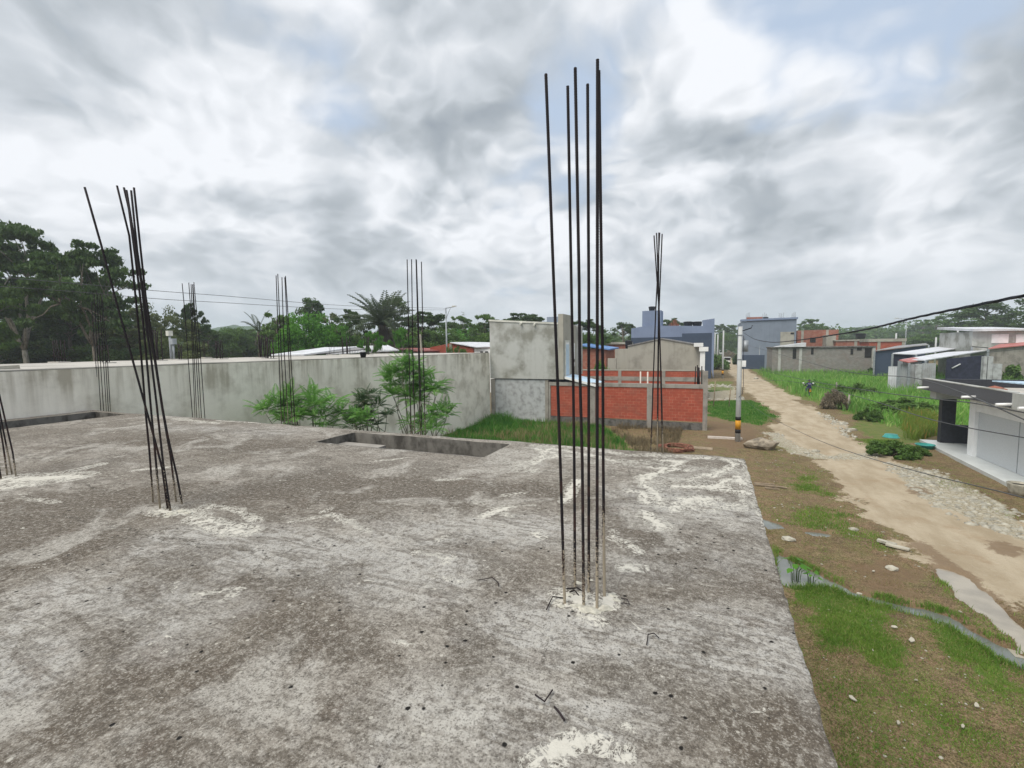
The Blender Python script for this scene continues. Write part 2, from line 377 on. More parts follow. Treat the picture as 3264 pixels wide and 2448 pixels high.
# ------------------------------------------------------------------ ground fields
def sdf(px, py, poly):
    """signed distance (inside positive) of points to a polygon, numpy"""
    poly = np.asarray(poly, float)[:, :2]; n = len(poly); dist = np.full(px.shape, 1e9); ins = np.zeros(px.shape, bool)
    for i in range(n):
        a, b = poly[i], poly[(i+1) % n]; e = b-a
        wx, wy = px-a[0], py-a[1]; tt = np.clip((wx*e[0]+wy*e[1])/(e@e+1e-12), 0, 1)
        dist = np.minimum(dist, np.hypot(wx-e[0]*tt, wy-e[1]*tt))
        if a[1] != b[1]:
            c = (a[1] > py) != (b[1] > py); ins ^= c & (px < (b[0]-a[0])*(py-a[1])/(b[1]-a[1])+a[0])
    return np.where(ins, dist, -dist)
def pdist(px, py, line):
    line = np.asarray(line, float)[:, :2]; dist = np.full(px.shape, 1e9)
    if len(line) == 1: return np.hypot(px-line[0][0], py-line[0][1])
    for a, b in zip(line[:-1], line[1:]):
        e = b-a; wx, wy = px-a[0], py-a[1]; tt = np.clip((wx*e[0]+wy*e[1])/(e@e+1e-12), 0, 1)
        dist = np.minimum(dist, np.hypot(wx-e[0]*tt, wy-e[1]*tt))
    return dist
def gp(pts, z=0.): return [tuple(G(a, b, z)[:2]) for a, b in pts]
def crop(pts, ox, oy, s): return [(ox+a*s, oy+b*s) for a, b in pts]
def vnoise(x, y, s, seed):                  # cheap smooth value noise
    r = np.random.default_rng(seed).random((256, 256)); x = x*s; y = y*s
    xi = np.floor(x).astype(int); yi = np.floor(y).astype(int); fx = x-xi; fy = y-yi; fx = fx*fx*(3-2*fx); fy = fy*fy*(3-2*fy)
    g = lambda i, j: r[(xi+i) % 256, (yi+j) % 256]
    return (g(0, 0)*(1-fx)+g(1, 0)*fx)*(1-fy)+(g(0, 1)*(1-fx)+g(1, 1)*fx)*fy
def fnoise(x, y, s, seed): return (vnoise(x, y, s, seed)*.5+vnoise(x, y, s*2.1, seed+1)*.3+vnoise(x, y, s*4.3, seed+2)*.2)

ROAD = gp([(3264, 1969), (3100, 1880), (2927, 1773), (2832, 1684), (2737, 1621), (2655, 1526), (2604, 1463), (2520, 1420), (2440, 1394), (2478, 1345), (2484, 1318), (2405, 1275), (2359, 1231), (2345, 1210), (2322, 1188), (2312, 1150), (2309, 1132),
           (2346, 1132), (2372, 1158), (2392, 1185), (2432, 1208), (2480, 1237), (2531, 1237), (2640, 1240), (2645, 1262), (2560, 1268), (2530, 1276), (2575, 1294), (2614, 1311), (2671, 1341), (2700, 1385), (2780, 1425), (2830, 1465), (2930, 1530), (3060, 1590), (3264, 1655)])
ROAD = [(9.5, 2.), (5.4, 4.)]+ROAD+[(12., 12.), (12.5, 2.)]
GRASS = [
    (gp([(2500, 1790), (2640, 1865), (2720, 1905), (2860, 1935), (2800, 1990), (2880, 2060), (2860, 2110), (2790, 2130), (2700, 2085), (2620, 2040), (2560, 1960)]), 1.),
    (gp([(2950, 1960), (3080, 2010), (3180, 2100), (3264, 2150), (3264, 2300), (3120, 2180), (3020, 2060)]), .95),
    (gp([(2620, 2120), (2900, 2140), (3100, 2250), (3264, 2380), (3264, 2448), (2700, 2448)]), .42),
    (gp([(2480, 1660), (2620, 1690), (2800, 1730), (2720, 1650), (2560, 1610)]), .45),
    (gp([(2540, 1500), (2620, 1520), (2620, 1570), (2540, 1560)]), .5),
    (gp([(2256, 1280), (2400, 1276), (2440, 1300), (2475, 1330), (2450, 1346), (2400, 1352), (2340, 1345), (2256, 1325)]), 1.),
    (gp([(2256, 1215), (2345, 1215), (2340, 1245), (2256, 1250)]), .6),
    ([(-15.8, 7.6), (-2.5, 7.6), (-2.8, 22), (-4.5, 27), (-7., 32.4), (-15.8, 32.5)], 1.),
    ([(11, 38), (8.2, 60), (8.2, 92), (9, 150), (60, 120), (70, 50), (26, 36), (12.8, 36)], 1.),
    (gp([(2700, 1330), (2960, 1330), (2960, 1420), (2760, 1420)]), .6)]
GRAVEL = [gp([(2430, 1380), (2480, 1378), (2560, 1430), (2640, 1452), (2790, 1440), (2800, 1466), (2600, 1466), (2500, 1436)]),
          gp([(2830, 1475), (2920, 1490), (2990, 1500), (3070, 1540), (3264, 1640), (3264, 1720), (3150, 1690), (3040, 1640), (2950, 1600), (2880, 1530)]),
          gp([(2530, 1240), (2640, 1240), (2640, 1262), (2540, 1262)]), gp([(2256, 1238), (2345, 1232), (2345, 1275), (2256, 1275)])]
MUD = [gp([(2700, 1800), (2830, 1790), (2960, 1820), (2900, 1900), (2780, 1880)]), gp([(2850, 1540), (2960, 1560), (2980, 1580), (2900, 1575)]), gp([(2840, 1592), (2920, 1596), (3000, 1618), (2900, 1612)]),
       gp([(3125, 1725), (3200, 1725), (3264, 1750), (3264, 1790), (3160, 1760)]), gp([(2256, 1340), (2400, 1360), (2440, 1400), (2350, 1440), (2256, 1420)]),
       gp([(2850, 1690), (2990, 1740), (3060, 1790), (3140, 1860), (3264, 1930), (3264, 1985), (3120, 1905), (2980, 1800), (2880, 1730)])]
DITCH = [gp(crop([(430, 545), (500, 600), (620, 660), (740, 720), (860, 775), (980, 810), (1100, 830), (1180, 845), (1280, 880), (1420, 960), (1560, 1030), (1684, 1080), (1800, 1150), (1800, 1190), (1684, 1140), (1600, 1120), (1500, 1060), (1420, 1000), (1340, 945), (1250, 910), (1180, 875), (1100, 862), (980, 834), (860, 800), (740, 750), (650, 738), (560, 745), (470, 720)], 2200, 1400, .6318)),
         gp(crop([(340, 620), (450, 665), (560, 695), (660, 760), (560, 765), (400, 765)], 2350, 1500, .241)), gp(crop([(900, 795), (1080, 795), (1260, 835), (1180, 860), (980, 850)], 2350, 1500, .241))]
PUDDLE = gp(crop([(1240, 640), (1300, 655), (1390, 695), (1470, 755), (1580, 845), (1700, 960), (1720, 1060), (1560, 930), (1480, 870), (1370, 800), (1310, 730)], 2200, 1400, .6318))
def sm(v, a, b):
    q = np.clip((v-a)/(b-a), 0, 1); return q*q*(3-2*q)
def fields(x, y):
    n = fnoise(x, y, .9, 5)-.5
    road = sm(sdf(x, y, ROAD)+n*1.6+(fnoise(x, y, 2.2, 6)-.5)*.8, -.6, .6)
    grass = np.zeros(x.shape)
    n6 = fnoise(x, y, 2.4, 78)-.5
    for poly, a in GRASS: grass = np.maximum(grass, a*sm(sdf(x, y, poly)+n*1.5+n6*.9, -.55, .6))
    grav = np.zeros(x.shape)
    for poly in GRAVEL: grav = np.maximum(grav, sm(sdf(x, y, poly)+n*.8, -.3, .4))
    mud = np.zeros(x.shape)
    for poly in MUD: mud = np.maximum(mud, .85*sm(sdf(x, y, poly)+n*1.2, -.5, .6))
    wet = np.full(x.shape, -9.)
    for k_, poly in enumerate(DITCH+[PUDDLE]): wet = np.maximum(wet, (-.025 if k_ == 0 else 0)+sdf(x, y, poly)+n*.2+(fnoise(x, y, 3.2, 77)-.5)*.22)
    mud = np.maximum(mud, .9*sm(wet, -.28, 0)); grass = grass*(1-sm(wet, -.12, .02))
    h = -.17*sm(wet, -.14, .06)+(fnoise(x, y, .7, 9)-.5)*.10*(1-.6*road)*sm(-wet, .05, .9)
    return road, grass, grav, mud, h, wet
def spaced(lo, hi, stp): return list(np.arange(lo, hi, stp))
def geo(a, b, n): return list(np.geomspace(a, b, n))
xs = np.array([-v for v in geo(20, 1800, 26)][::-1]+spaced(-19, -.5, .6)+spaced(-.5, 13, .11)+spaced(13, 40, .5)+geo(40.5, 1800, 26))
ys = np.array([-v for v in geo(4, 1800, 22)][::-1]+spaced(-3, 4, .5)+spaced(4, 24, .11)+spaced(24, 62, .28)+spaced(62, 110, .8)+geo(111, 1800, 26))
gx, gy = np.meshgrid(xs, ys, indexing='ij')
f_road, f_grass, f_grav, f_mud, gz, f_wet = fields(gx, gy)
near = sm(-np.hypot(gx-5, gy-40), -160, -90); gz = gz*near
nx, ny = gx.shape
idx = np.arange(nx*ny).reshape(nx, ny)
quads = np.stack([idx[:-1, :-1], idx[1:, :-1], idx[1:, 1:], idx[:-1, 1:]], -1).reshape(-1, 4)
gv = np.stack([gx, gy, gz], -1).reshape(-1, 3)
cov = np.stack([f_road, f_grass, f_grav, f_mud], -1).reshape(-1, 4).astype(np.float32)

def ground_mat():
    t = NT('bare_earth', .95, .15); a = t.attr('cover'); s = t.sep(a.outputs['Color']); road, grass, grav = s[0], s[1], s[2]; mud = a.outputs['Alpha']
    n1 = t.noise(.8, 7, .62); n2 = t.noise(6, 6, .65); n3 = t.noise(34, 5, .7); n4 = t.noise(2.2, 6, .6)
    dirt = t.mix(t.ramp(n1, .36, .66), (.235, .155, .09), (.125, .09, .052))
    dirt = t.mix(t.math('MULTIPLY', t.ramp(n4, .42, .6), .8), dirt, (.19, .175, .07))
    dirt = t.mix(t.math('MULTIPLY', t.ramp(t.noise(11, 6, .72), .47, .6), .75), dirt, (.07, .058, .028))
    dirt = t.mix(t.math('MULTIPLY', t.ramp(t.noise(4.2, 6, .7), .5, .62), .6), dirt, (.27, .19, .115))
    dirt = t.mix(t.math('MULTIPLY', t.ramp(n3, .48, .64), .7), dirt, (.33, .25, .16))
    dirt = t.mix(t.math('MULTIPLY', t.ramp(n3, .5, .36), .75), dirt, (.05, .038, .022))
    bits = t.voro(5., feature='F1'); dirt = t.mix(t.math('MULTIPLY', t.ramp(bits, .09, .06), t.ramp(n4, .42, .55)), dirt, (.38, .33, .25))
    tracks = t.noise(1.2, 5, .6, sv=(1., .35, 1))
    rd = t.mix(t.ramp(tracks, .32, .68), (.47, .40, .295), (.35, .285, .195))
    rd = t.mix(t.math('MULTIPLY', t.ramp(n1, .52, .72), .7), rd, (.33, .245, .155))
    rd = t.mix(t.math('MULTIPLY', t.ramp(n2, .55, .75), .45), rd, (.54, .485, .39))
    rd = t.mix(t.math('MULTIPLY', t.ramp(n3, .52, .75), .4), rd, (.27, .2, .13))
    def brk(v, amt=.9): return t.ramp(t.math('ADD', v, t.math('MULTIPLY', t.math('SUBTRACT', n2, .5), amt)), .38, .62)
    c = t.mix(brk(road, 1.5), dirt, rd)
    st = t.voro(7., out='Color'); sdist = t.voro(7., feature='DISTANCE_TO_EDGE')
    gr = t.mix(t.sep(st)[0], (.36, .33, .25), (.50, .47, .38)); gr = t.mix(t.ramp(sdist, .02, .12), (.27, .235, .165), gr)
    c = t.mix(t.math('MULTIPLY', brk(grav, 1.3), .85), c, gr)
    c = t.mix(t.math('MULTIPLY', brk(mud, 1.), .75), c, t.mix(n2, (.13, .088, .055), (.24, .165, .10)))
    gcol = t.mix(t.ramp(n4, .35, .65), (.09, .17, .03), (.17, .19, .055)); gcol = t.mix(t.math('MULTIPLY', n3, .45), gcol, (.10, .09, .04))
    c = t.mix(brk(grass, 1.2), c, gcol)
    far = t.n.new('ShaderNodeVectorMath'); far.operation = 'LENGTH'; t.l.new(t.pos, far.inputs[0])
    c = t.mix(t.ramp(far.outputs['Value'], 150., 260.), c, (.06, .095, .03))
    t.color(c); t.bump(t.math('ADD', n2, t.math('MULTIPLY', n3, .6)), .7, .05); return t.m
M['ground'] = ground_mat()
def ground_piece(name, sel, label, cat):
    q = quads[sel]; u, inv = np.unique(q, return_inverse=True)
    me = np_mesh(name, gv[u], inv.reshape(-1, 4), M['ground'], True)
    at = me.color_attributes.new('cover', 'FLOAT_COLOR', 'POINT'); at.data.foreach_set('color', cov[u].ravel())
    return tag(link(name, me), label, cat, kind='structure')
qr = f_road.reshape(-1)[quads].mean(1) > .5
ground_piece('ground', ~qr, 'brown trampled earth and patchy verge beside the dirt road', 'ground')
ground_piece('dirt_road', qr, 'sandy unpaved road running away between the lots', 'road')

def water_mat(name, c, rough):
    t = NT(name, rough, 1.); t.color(t.mix(t.ramp(t.noise(1.5, 4, .5), .35, .65), c, tuple(np.array(c)*.75))); t.bump(t.noise(6, 3, .5), .04, .02); return t.m
M['ditch_water'] = water_mat('grey_ditch_water', (.17, .185, .165), .06)
M['puddle'] = water_mat('milky_puddle', (.40, .36, .29), .03)
def water(name, poly, mat, label, z=-.07):
    # a level sheet over the dip; the dip in the ground draws the real shore
    s = sdf(gx, gy, poly).reshape(-1)[quads].max(1) > -.3; q = quads[s]; u, inv = np.unique(q, return_inverse=True); v = gv[u].copy(); v[:, 2] = z
    return tag(link(name, np_mesh(name, v, inv.reshape(-1, 4), mat, True)), label, 'water', kind='structure')
water('ditch_water', DITCH[0], M['ditch_water'], 'grey water standing in the ditch along the verge')
water('ditch_water', DITCH[1], M['ditch_water'], 'small pool of grey water close to the slab edge')
water('ditch_water', DITCH[2], M['ditch_water'], 'shallow sliver of water in the brown verge')
water('puddle', PUDDLE, M['puddle'], 'long milky puddle on the edge of the dirt road', -.064)

# ------------------------------------------------------------------ air
def build_haze():
    mb = MB(); mb.box(-2000, 2000, -2000, 2000, -3, 62); o = mb.build('haze', None)
    m = bpy.data.materials.new('haze'); m.use_nodes = True; n = m.node_tree.nodes; n.clear()
    out = n.new('ShaderNodeOutputMaterial'); v = n.new('ShaderNodeVolumePrincipled')
    v.inputs['Color'].default_value = (.80, .88, .97, 1); v.inputs['Density'].default_value = .0006; v.inputs['Anisotropy'].default_value = .1
    m.node_tree.links.new(v.outputs[0], out.inputs['Volume']); o.data.materials.append(m)
    o.display_type = 'WIRE'
    return tag(o, 'thin pale haze over the lots and distant trees', 'haze', kind='stuff')
build_haze()
# ------------------------------------------------------------------ the house we stand on
SX0, SX1, SY0, SY1 = -15.9, .47, -2.6, 7.17
WELLS = [(-6.3, -3.02, 5.92, 6.87), (-15.42, -13.95, 2.6, 6.93)]
def sp(pts): return [tuple(G(a, b, SLAB_Z)[:2]) for a, b in pts]
SPLASH = [
    ([(1760, 1450), (1960, 1470), (2150, 1480), (2330, 1500)], .36, .40), ([(2060, 1540), (2200, 1540), (2380, 1560)], .34, .42), ([(2100, 1610), (2260, 1620), (2400, 1600)], .2, .5), ([(1700, 1500), (1640, 1480)], .25, .45), ([(1500, 1590), (1620, 1640)], .14, .4),  # cement and plaster splashes: (outline or line in the photo, half width m, strength)
    ([(1700, 1420), (1860, 1425), (1990, 1450), (2200, 1455), (2370, 1470)], .12, .6), ([(1730, 1440), (1760, 1430), (1900, 1455), (1960, 1470)], .06, 1.),
    ([(2040, 1520), (2060, 1550), (2080, 1560), (2110, 1600), (2080, 1575)], .05, 1.), ([(2010, 1565), (2050, 1570), (2060, 1600)], .06, 1.), ([(2070, 1490), (2160, 1495), (2050, 1515)], .05, 1.),
    ([(2050, 1530), (2130, 1490), (2180, 1470), (2100, 1465)], .05, 1.), ([(2200, 1460), (2300, 1462), (2345, 1478), (2310, 1500), (2270, 1520)], .05, 1.), ([(2200, 1530), (2250, 1512), (2290, 1520)], .04, 1.),
    ([(2150, 1550), (2260, 1550), (2340, 1565), (2410, 1570)], .06, 1.), ([(2260, 1560), (2320, 1530), (2370, 1535)], .06, 1.), ([(2230, 1590), (2250, 1600)], .10, 1.), ([(2190, 1600), (2170, 1590)], .06, 1.),
    ([(2205, 1590), (2280, 1590)], .07, 1.), ([(2190, 1500), (2205, 1497)], .05, 1.), ([(2350, 1520), (2375, 1545)], .05, 1.),
    ([(2380, 1475), (2420, 1560), (2450, 1680)], .06, .75),
    ([(1710, 1430), (1780, 1450)], .05, .9), ([(1700, 1470), (1780, 1455)], .08, .9), ([(1800, 1600), (1830, 1545), (1845, 1530)], .06, 1.), ([(1740, 1440), (1700, 1480)], .06, .9),
    ([(1540, 1645), (1590, 1625), (1615, 1617)], .05, 1.), ([(1990, 1808), (2050, 1812)], .05, 1.), ([(1940, 1715), (2000, 1730), (2040, 1760)], .04, .8), ([(2150, 1630), (2165, 1605)], .05, 1.), ([(2060, 1640), (2110, 1680)], .09, .9),
    ([(1705, 1700), (1730, 1715)], .03, .9), ([(1950, 1690), (1990, 1745)], .04, .6),
    ([(1800, 1905), (1870, 1925), (1930, 1930)], .09, .95), ([(1960, 1900), (1945, 1915)], .03, 1.), ([(1860, 1960), (1890, 1975), (1920, 1985)], .05, .7),
    ([(30, 1530), (120, 1525), (230, 1520)], .22, 1.), ([(0, 1560), (100, 1545)], .14, .9), ([(230, 1500), (310, 1480)], .10, .8), ([(60, 1590), (180, 1600)], .07, .5),
    ([(510, 1632), (560, 1636), (610, 1632)], .09, 1.), ([(630, 1650), (700, 1680), (790, 1695)], .12, .8), ([(650, 1612), (760, 1625), (820, 1660)], .08, .6), ([(930, 1660), (1060, 1640), (1170, 1695)], .06, .55),
    ([(430, 1500), (540, 1490)], .06, .8), ([(700, 1340), (860, 1350)], .10, .7), ([(560, 1335), (700, 1350)], .10, .75), ([(1200, 1470), (1290, 1460)], .04, .7), ([(1400, 1530), (1470, 1525)], .06, .6),
    ([(1420, 1840), (1470, 1850)], .04, .6), ([(1330, 1760), (1440, 1775), (1420, 1800)], .05, .6), ([(1400, 1720), (1420, 1710)], .04, .6), ([(1030, 1630), (1050, 1620)], .04, .7),
    ([(1700, 2440), (1770, 2400), (1830, 2365)], .05, 1.), ([(1900, 2360), (1990, 2400)], .05, .8), ([(1980, 2300), (2030, 2320)], .04, .5), ([(1260, 2040), (1320, 2055)], .03, .6), ([(640, 1890), (760, 1880), (720, 1910)], .06, .55), ([(100, 2000), (200, 1990)], .05, .4),
    ([(1700, 1610), (1560, 1620)], .04, .5), ([(1680, 1570), (1600, 1580)], .05, .5)]
DARK = [([(0, 1640), (200, 1620), (420, 1600)], .55, 1.), ([(0, 1780), (120, 1740)], .5, .9), ([(700, 1790), (900, 1800), (1060, 1830)], .38, .9), ([(900, 1560), (1150, 1560), (1450, 1570)], .5, .85), ([(1750, 1560), (1980, 1620), (2080, 1700)], .32, .7), ([(2150, 1780), (2400, 1810), (2560, 1860)], .28, .75),
        ([(1500, 2120), (1560, 2050), (1620, 1960)], .16, .8), ([(2450, 2380), (2560, 2200)], .16, .7), ([(300, 1420), (600, 1400), (900, 1430)], .6, .6), ([(1150, 1650), (1500, 1740)], .3, .6), ([(900, 1960), (1100, 2100)], .3, .5), ([(400, 2050), (700, 2250)], .3, .5), ([(2180, 2050), (2400, 1960)], .14, .6), ([(0, 2150), (180, 2350)], .25, .5)]
DUST = [([(600, 1720), (1000, 1760), (1400, 1830)], .4, .8), ([(1700, 2000), (2100, 2040), (2560, 2060)], .3, .9), ([(1300, 1700), (1700, 1690)], .4, .7), ([(2100, 1600), (2400, 1650)], .5, .7), ([(200, 1880), (600, 1960)], .35, .6), ([(1400, 2300), (1900, 2280)], .3, .6), ([(500, 1360), (900, 1380)], .5, .5), ([(2000, 1820), (2480, 1760)], .4, .4), ([(0, 2000), (100, 2150)], .3, .6)]
house = root('unfinished_house', (0, 0, 0), 'unfinished house whose bare weathered concrete roof slab fills the view', 'house')
def slab():
    stp = .05; xs = np.arange(SX0, SX1+stp, stp); ys = np.arange(SY0, SY1+stp, stp); xs[-1] = SX1; ys[-1] = SY1
    for a, b, c, d in WELLS:                 # snap grid lines to the openings
        for e in (a, b): xs[np.abs(xs-e).argmin()] = e
        for e in (c, d): ys[np.abs(ys-e).argmin()] = e
    x, y = np.meshgrid(xs, ys, indexing='ij'); n = fnoise(x, y, 1.6, 31)-.5; n2 = fnoise(x, y, 7, 33)-.5
    def field(items):
        f = np.zeros(x.shape)
        for pts, w, a in items:
            f = np.maximum(f, a*np.clip(1-(pdist(x, y, sp(pts))+n2*w*.8)/(2*w), 0, 1))
        return f
    col = np.stack([field(SPLASH), field(DARK), field(DUST), np.ones(x.shape)], -1).reshape(-1, 4).astype(np.float32)
    z = SLAB_Z+n*.022+n2*.006
    for bx, by in COLUMNS: z += .02*np.exp(-((x-bx)**2+(y-by)**2)/.03)
    # ragged lip
    ex = sm(x, SX1-.12, SX1); ey = sm(y, SY1-.12, SY1)
    X = x+ex*((vnoise(x*0+3, y, 3.2, 41)-.5)*.015+(vnoise(x*0+3, y, 13, 42)-.5)*.012); Y = y+ey*((vnoise(x, y*0+5, 2.2, 43)-.5)*.07+(vnoise(x, y*0+5, 12, 44)-.5)*.02)
    z = z-.018*np.maximum(ex, ey)
    idx = np.arange(x.size).reshape(x.shape)
    q = np.stack([idx[:-1, :-1], idx[1:, :-1], idx[1:, 1:], idx[:-1, 1:]], -1); cx = (x[:-1, :-1]+x[1:, 1:])/2; cy = (y[:-1, :-1]+y[1:, 1:])/2
    keep = np.ones(cx.shape, bool)
    for a, b, c, d in WELLS: keep &= ~((cx > a) & (cx < b) & (cy > c) & (cy < d))
    q = q[keep]; used, inv = np.unique(q.reshape(-1), return_inverse=True); q = inv.reshape(-1, 4)
    v = np.stack([X, Y, z], -1).reshape(-1, 3)[used]; col = col[used]
    # skirt down every free edge
    e = np.concatenate([q[:, [0, 1]], q[:, [1, 2]], q[:, [2, 3]], q[:, [3, 0]]]); key = np.sort(e, 1); _, first, cnt = np.unique(key, axis=0, return_index=True, return_counts=True)
    be = e[first[cnt == 1]]; bv, binv = np.unique(be, return_inverse=True); binv = binv.reshape(-1, 2)
    low = v[bv].copy(); low[:, 2] = SLAB_Z-.27+(vnoise(low[:, 0], low[:, 1], 5, 55)-.5)*.03
    fs = np.stack([be[:, 1], be[:, 0], binv[:, 0]+len(v), binv[:, 1]+len(v)], 1)
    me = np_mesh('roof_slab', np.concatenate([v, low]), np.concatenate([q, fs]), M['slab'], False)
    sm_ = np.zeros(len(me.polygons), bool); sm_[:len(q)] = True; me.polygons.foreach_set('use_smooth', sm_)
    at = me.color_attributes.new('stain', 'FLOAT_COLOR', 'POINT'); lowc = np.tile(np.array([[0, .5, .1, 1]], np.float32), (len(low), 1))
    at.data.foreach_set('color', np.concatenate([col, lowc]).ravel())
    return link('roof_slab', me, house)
def slab_mat():
    t = NT('weathered_slab', .95, .15); a = t.attr('stain'); s = t.sep(a.outputs['Color']); wh, dk, du = s[0], s[1], s[2]
    big = t.noise(.55, 6, .6); mid = t.noise(3.2, 7, .65); fine = t.noise(28, 6, .72); grit = t.noise(95, 4, .75); sweep = t.noise(1.6, 7, .66, sv=(1, 4.2, 1), dist=1.8)
    gv = t.noise(17, 5, .7, dist=.4)
    c = t.mix(t.ramp(big, .40, .60), (.20, .177, .147), (.308, .284, .249))
    dkf = t.math('ADD', dk, t.math('MULTIPLY', t.math('SUBTRACT', mid, .5), 1.6))
    c = t.mix(t.math('MULTIPLY', t.ramp(dkf, .2, .5), .88), c, (.105, .086, .066))
    c = t.mix(t.math('MULTIPLY', t.ramp(t.math('ADD', du, t.math('MULTIPLY', t.math('SUBTRACT', mid, .5), .8)), .15, .6), .75), c, (.50, .492, .465))
    c = t.mix(t.math('MULTIPLY', t.ramp(sweep, .48, .58), .62), c, (.125, .109, .09))
    c = t.mix(t.math('MULTIPLY', t.ramp(mid, .54, .68), .45), c, (.16, .128, .105))
    c = t.mix(t.math('MULTIPLY', t.ramp(t.noise(1.5, 7, .68, dist=.6), .5, .58), .58), c, (.115, .10, .082))
    c = t.mix(t.math('MULTIPLY', t.ramp(t.noise(1.1, 7, .66, dist=.8), .52, .64), .65), c, (.48, .462, .42))
    c = t.mix(t.math('MULTIPLY', t.ramp(gv, .46, .62), .42), c, (.13, .112, .09))
    c = t.mix(t.math('MULTIPLY', t.ramp(fine, .5, .64), .52), c, (.44, .42, .375))
    c = t.mix(t.math('MULTIPLY', t.ramp(fine, .49, .37), .58), c, (.075, .064, .052))
    c = t.mix(t.math('MULTIPLY', t.ramp(grit, .54, .66), .52), c, (.56, .54, .49))
    c = t.mix(t.math('MULTIPLY', t.ramp(grit, .47, .38), .68), c, (.055, .048, .04))
    pit = t.voro(15, feature='F1'); pr = t.sep(t.voro(15, out='Color'))[0]
    pits = t.math('MULTIPLY', t.ramp(t.math('ADD', pit, t.math('MULTIPLY', t.math('SUBTRACT', fine, .5), .25)), .19, .12), t.ramp(pr, .80, .81)); c = t.mix(pits, c, (.018, .017, .016))
    peb = t.math('MULTIPLY', t.ramp(pit, .17, .12), t.ramp(pr, .10, .09)); c = t.mix(t.math('MULTIPLY', peb, .7), c, (.52, .50, .44))
    swirl = t.noise(3.4, 6, .62, sv=(1, 1.7, 1), dist=1.6); swirl2 = t.noise(7.5, 6, .66, sv=(1.5, 1, 1), dist=1.1)
    def thread(n, w): return t.ramp(t.math('ABSOLUTE', t.math('SUBTRACT', n, .5)), w, w*.35)
    lace = t.math('MAXIMUM', thread(swirl, .022), thread(swirl2, .03))
    blob = t.ramp(t.math('ADD', t.math('MULTIPLY', swirl2, .5), t.math('MULTIPLY', fine, .5)), .515, .545)
    gate = t.ramp(t.math('ADD', wh, t.math('MULTIPLY', t.math('SUBTRACT', mid, .5), .7)), .22, .42)
    core = t.ramp(t.math('ADD', wh, t.math('MULTIPLY', t.math('SUBTRACT', t.math('ADD', t.math('MULTIPLY', swirl2, .6), t.math('MULTIPLY', fine, .4)), .5), 2.4)), .66, .8)
    white = t.math('MAXIMUM', t.math('MULTIPLY', gate, t.math('MAXIMUM', lace, t.math('MULTIPLY', blob, t.ramp(wh, .3, .6)))), t.math('MULTIPLY', core, t.ramp(wh, .25, .45)))
    white = t.math('MULTIPLY', white, t.ramp(wh, .02, .12))
    stray = t.math('MULTIPLY', t.ramp(t.noise(5.5, 8, .72, sv=(1, 1.8, 1), dist=1.2), .63, .66), .7)
    white = t.math('MAXIMUM', white, stray)
    white = t.ramp(white, .2, .75)
    crack = t.ramp(t.voro(.42, feature='DISTANCE_TO_EDGE', vec=t.vadd(t.pos, t.vmul(t.noise(2.5, 6, .7, out='Color'), (.5, .5, 0)))), .0035, .0015)
    c = t.mix(t.math('MULTIPLY', crack, t.math('MULTIPLY', t.ramp(t.noise(.7, 3, .5), .54, .6), .7)), c, (.05, .044, .036))
    c = t.mix(t.math('MULTIPLY', white, .9), c, t.mix(fine, (.50, .48, .42), (.70, .68, .61)))
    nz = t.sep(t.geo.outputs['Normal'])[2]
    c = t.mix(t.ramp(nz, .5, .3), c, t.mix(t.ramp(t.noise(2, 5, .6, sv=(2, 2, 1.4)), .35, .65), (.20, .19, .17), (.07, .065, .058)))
    t.color(c)
    h = t.math('ADD', t.math('MULTIPLY', fine, .7), t.math('MULTIPLY', grit, .35)); h = t.math('ADD', h, t.math('MULTIPLY', white, .5)); h = t.math('SUBTRACT', h, t.math('MULTIPLY', pits, 1.2))
    h = t.math('ADD', h, t.math('MULTIPLY', gv, .7))
    t.bump(h, .65, .011); return t.m
M['slab'] = slab_mat()
COLUMNS = [(-.69, 2.74), (-5.11, 2.84), (-11.45, 7.05), (-8.54, 7.05), (-5.01, 7.0), (-.7, 6.95), (-15.7, 7.05), (-8.3, 2.8)]
slab()
m = MB()
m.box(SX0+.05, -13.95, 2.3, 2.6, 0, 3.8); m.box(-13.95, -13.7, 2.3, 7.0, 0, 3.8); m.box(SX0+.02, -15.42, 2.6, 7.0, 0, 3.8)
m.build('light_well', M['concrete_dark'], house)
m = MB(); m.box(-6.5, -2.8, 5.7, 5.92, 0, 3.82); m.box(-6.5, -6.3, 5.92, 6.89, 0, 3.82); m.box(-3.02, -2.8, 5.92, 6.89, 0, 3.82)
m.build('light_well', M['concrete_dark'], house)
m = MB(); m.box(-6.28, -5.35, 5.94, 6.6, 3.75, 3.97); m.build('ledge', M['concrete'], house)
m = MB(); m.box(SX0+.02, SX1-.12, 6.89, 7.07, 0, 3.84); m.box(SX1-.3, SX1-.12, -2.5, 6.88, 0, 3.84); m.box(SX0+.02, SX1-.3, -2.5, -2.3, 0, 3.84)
m.build('wall', M['concrete_dark'], house)

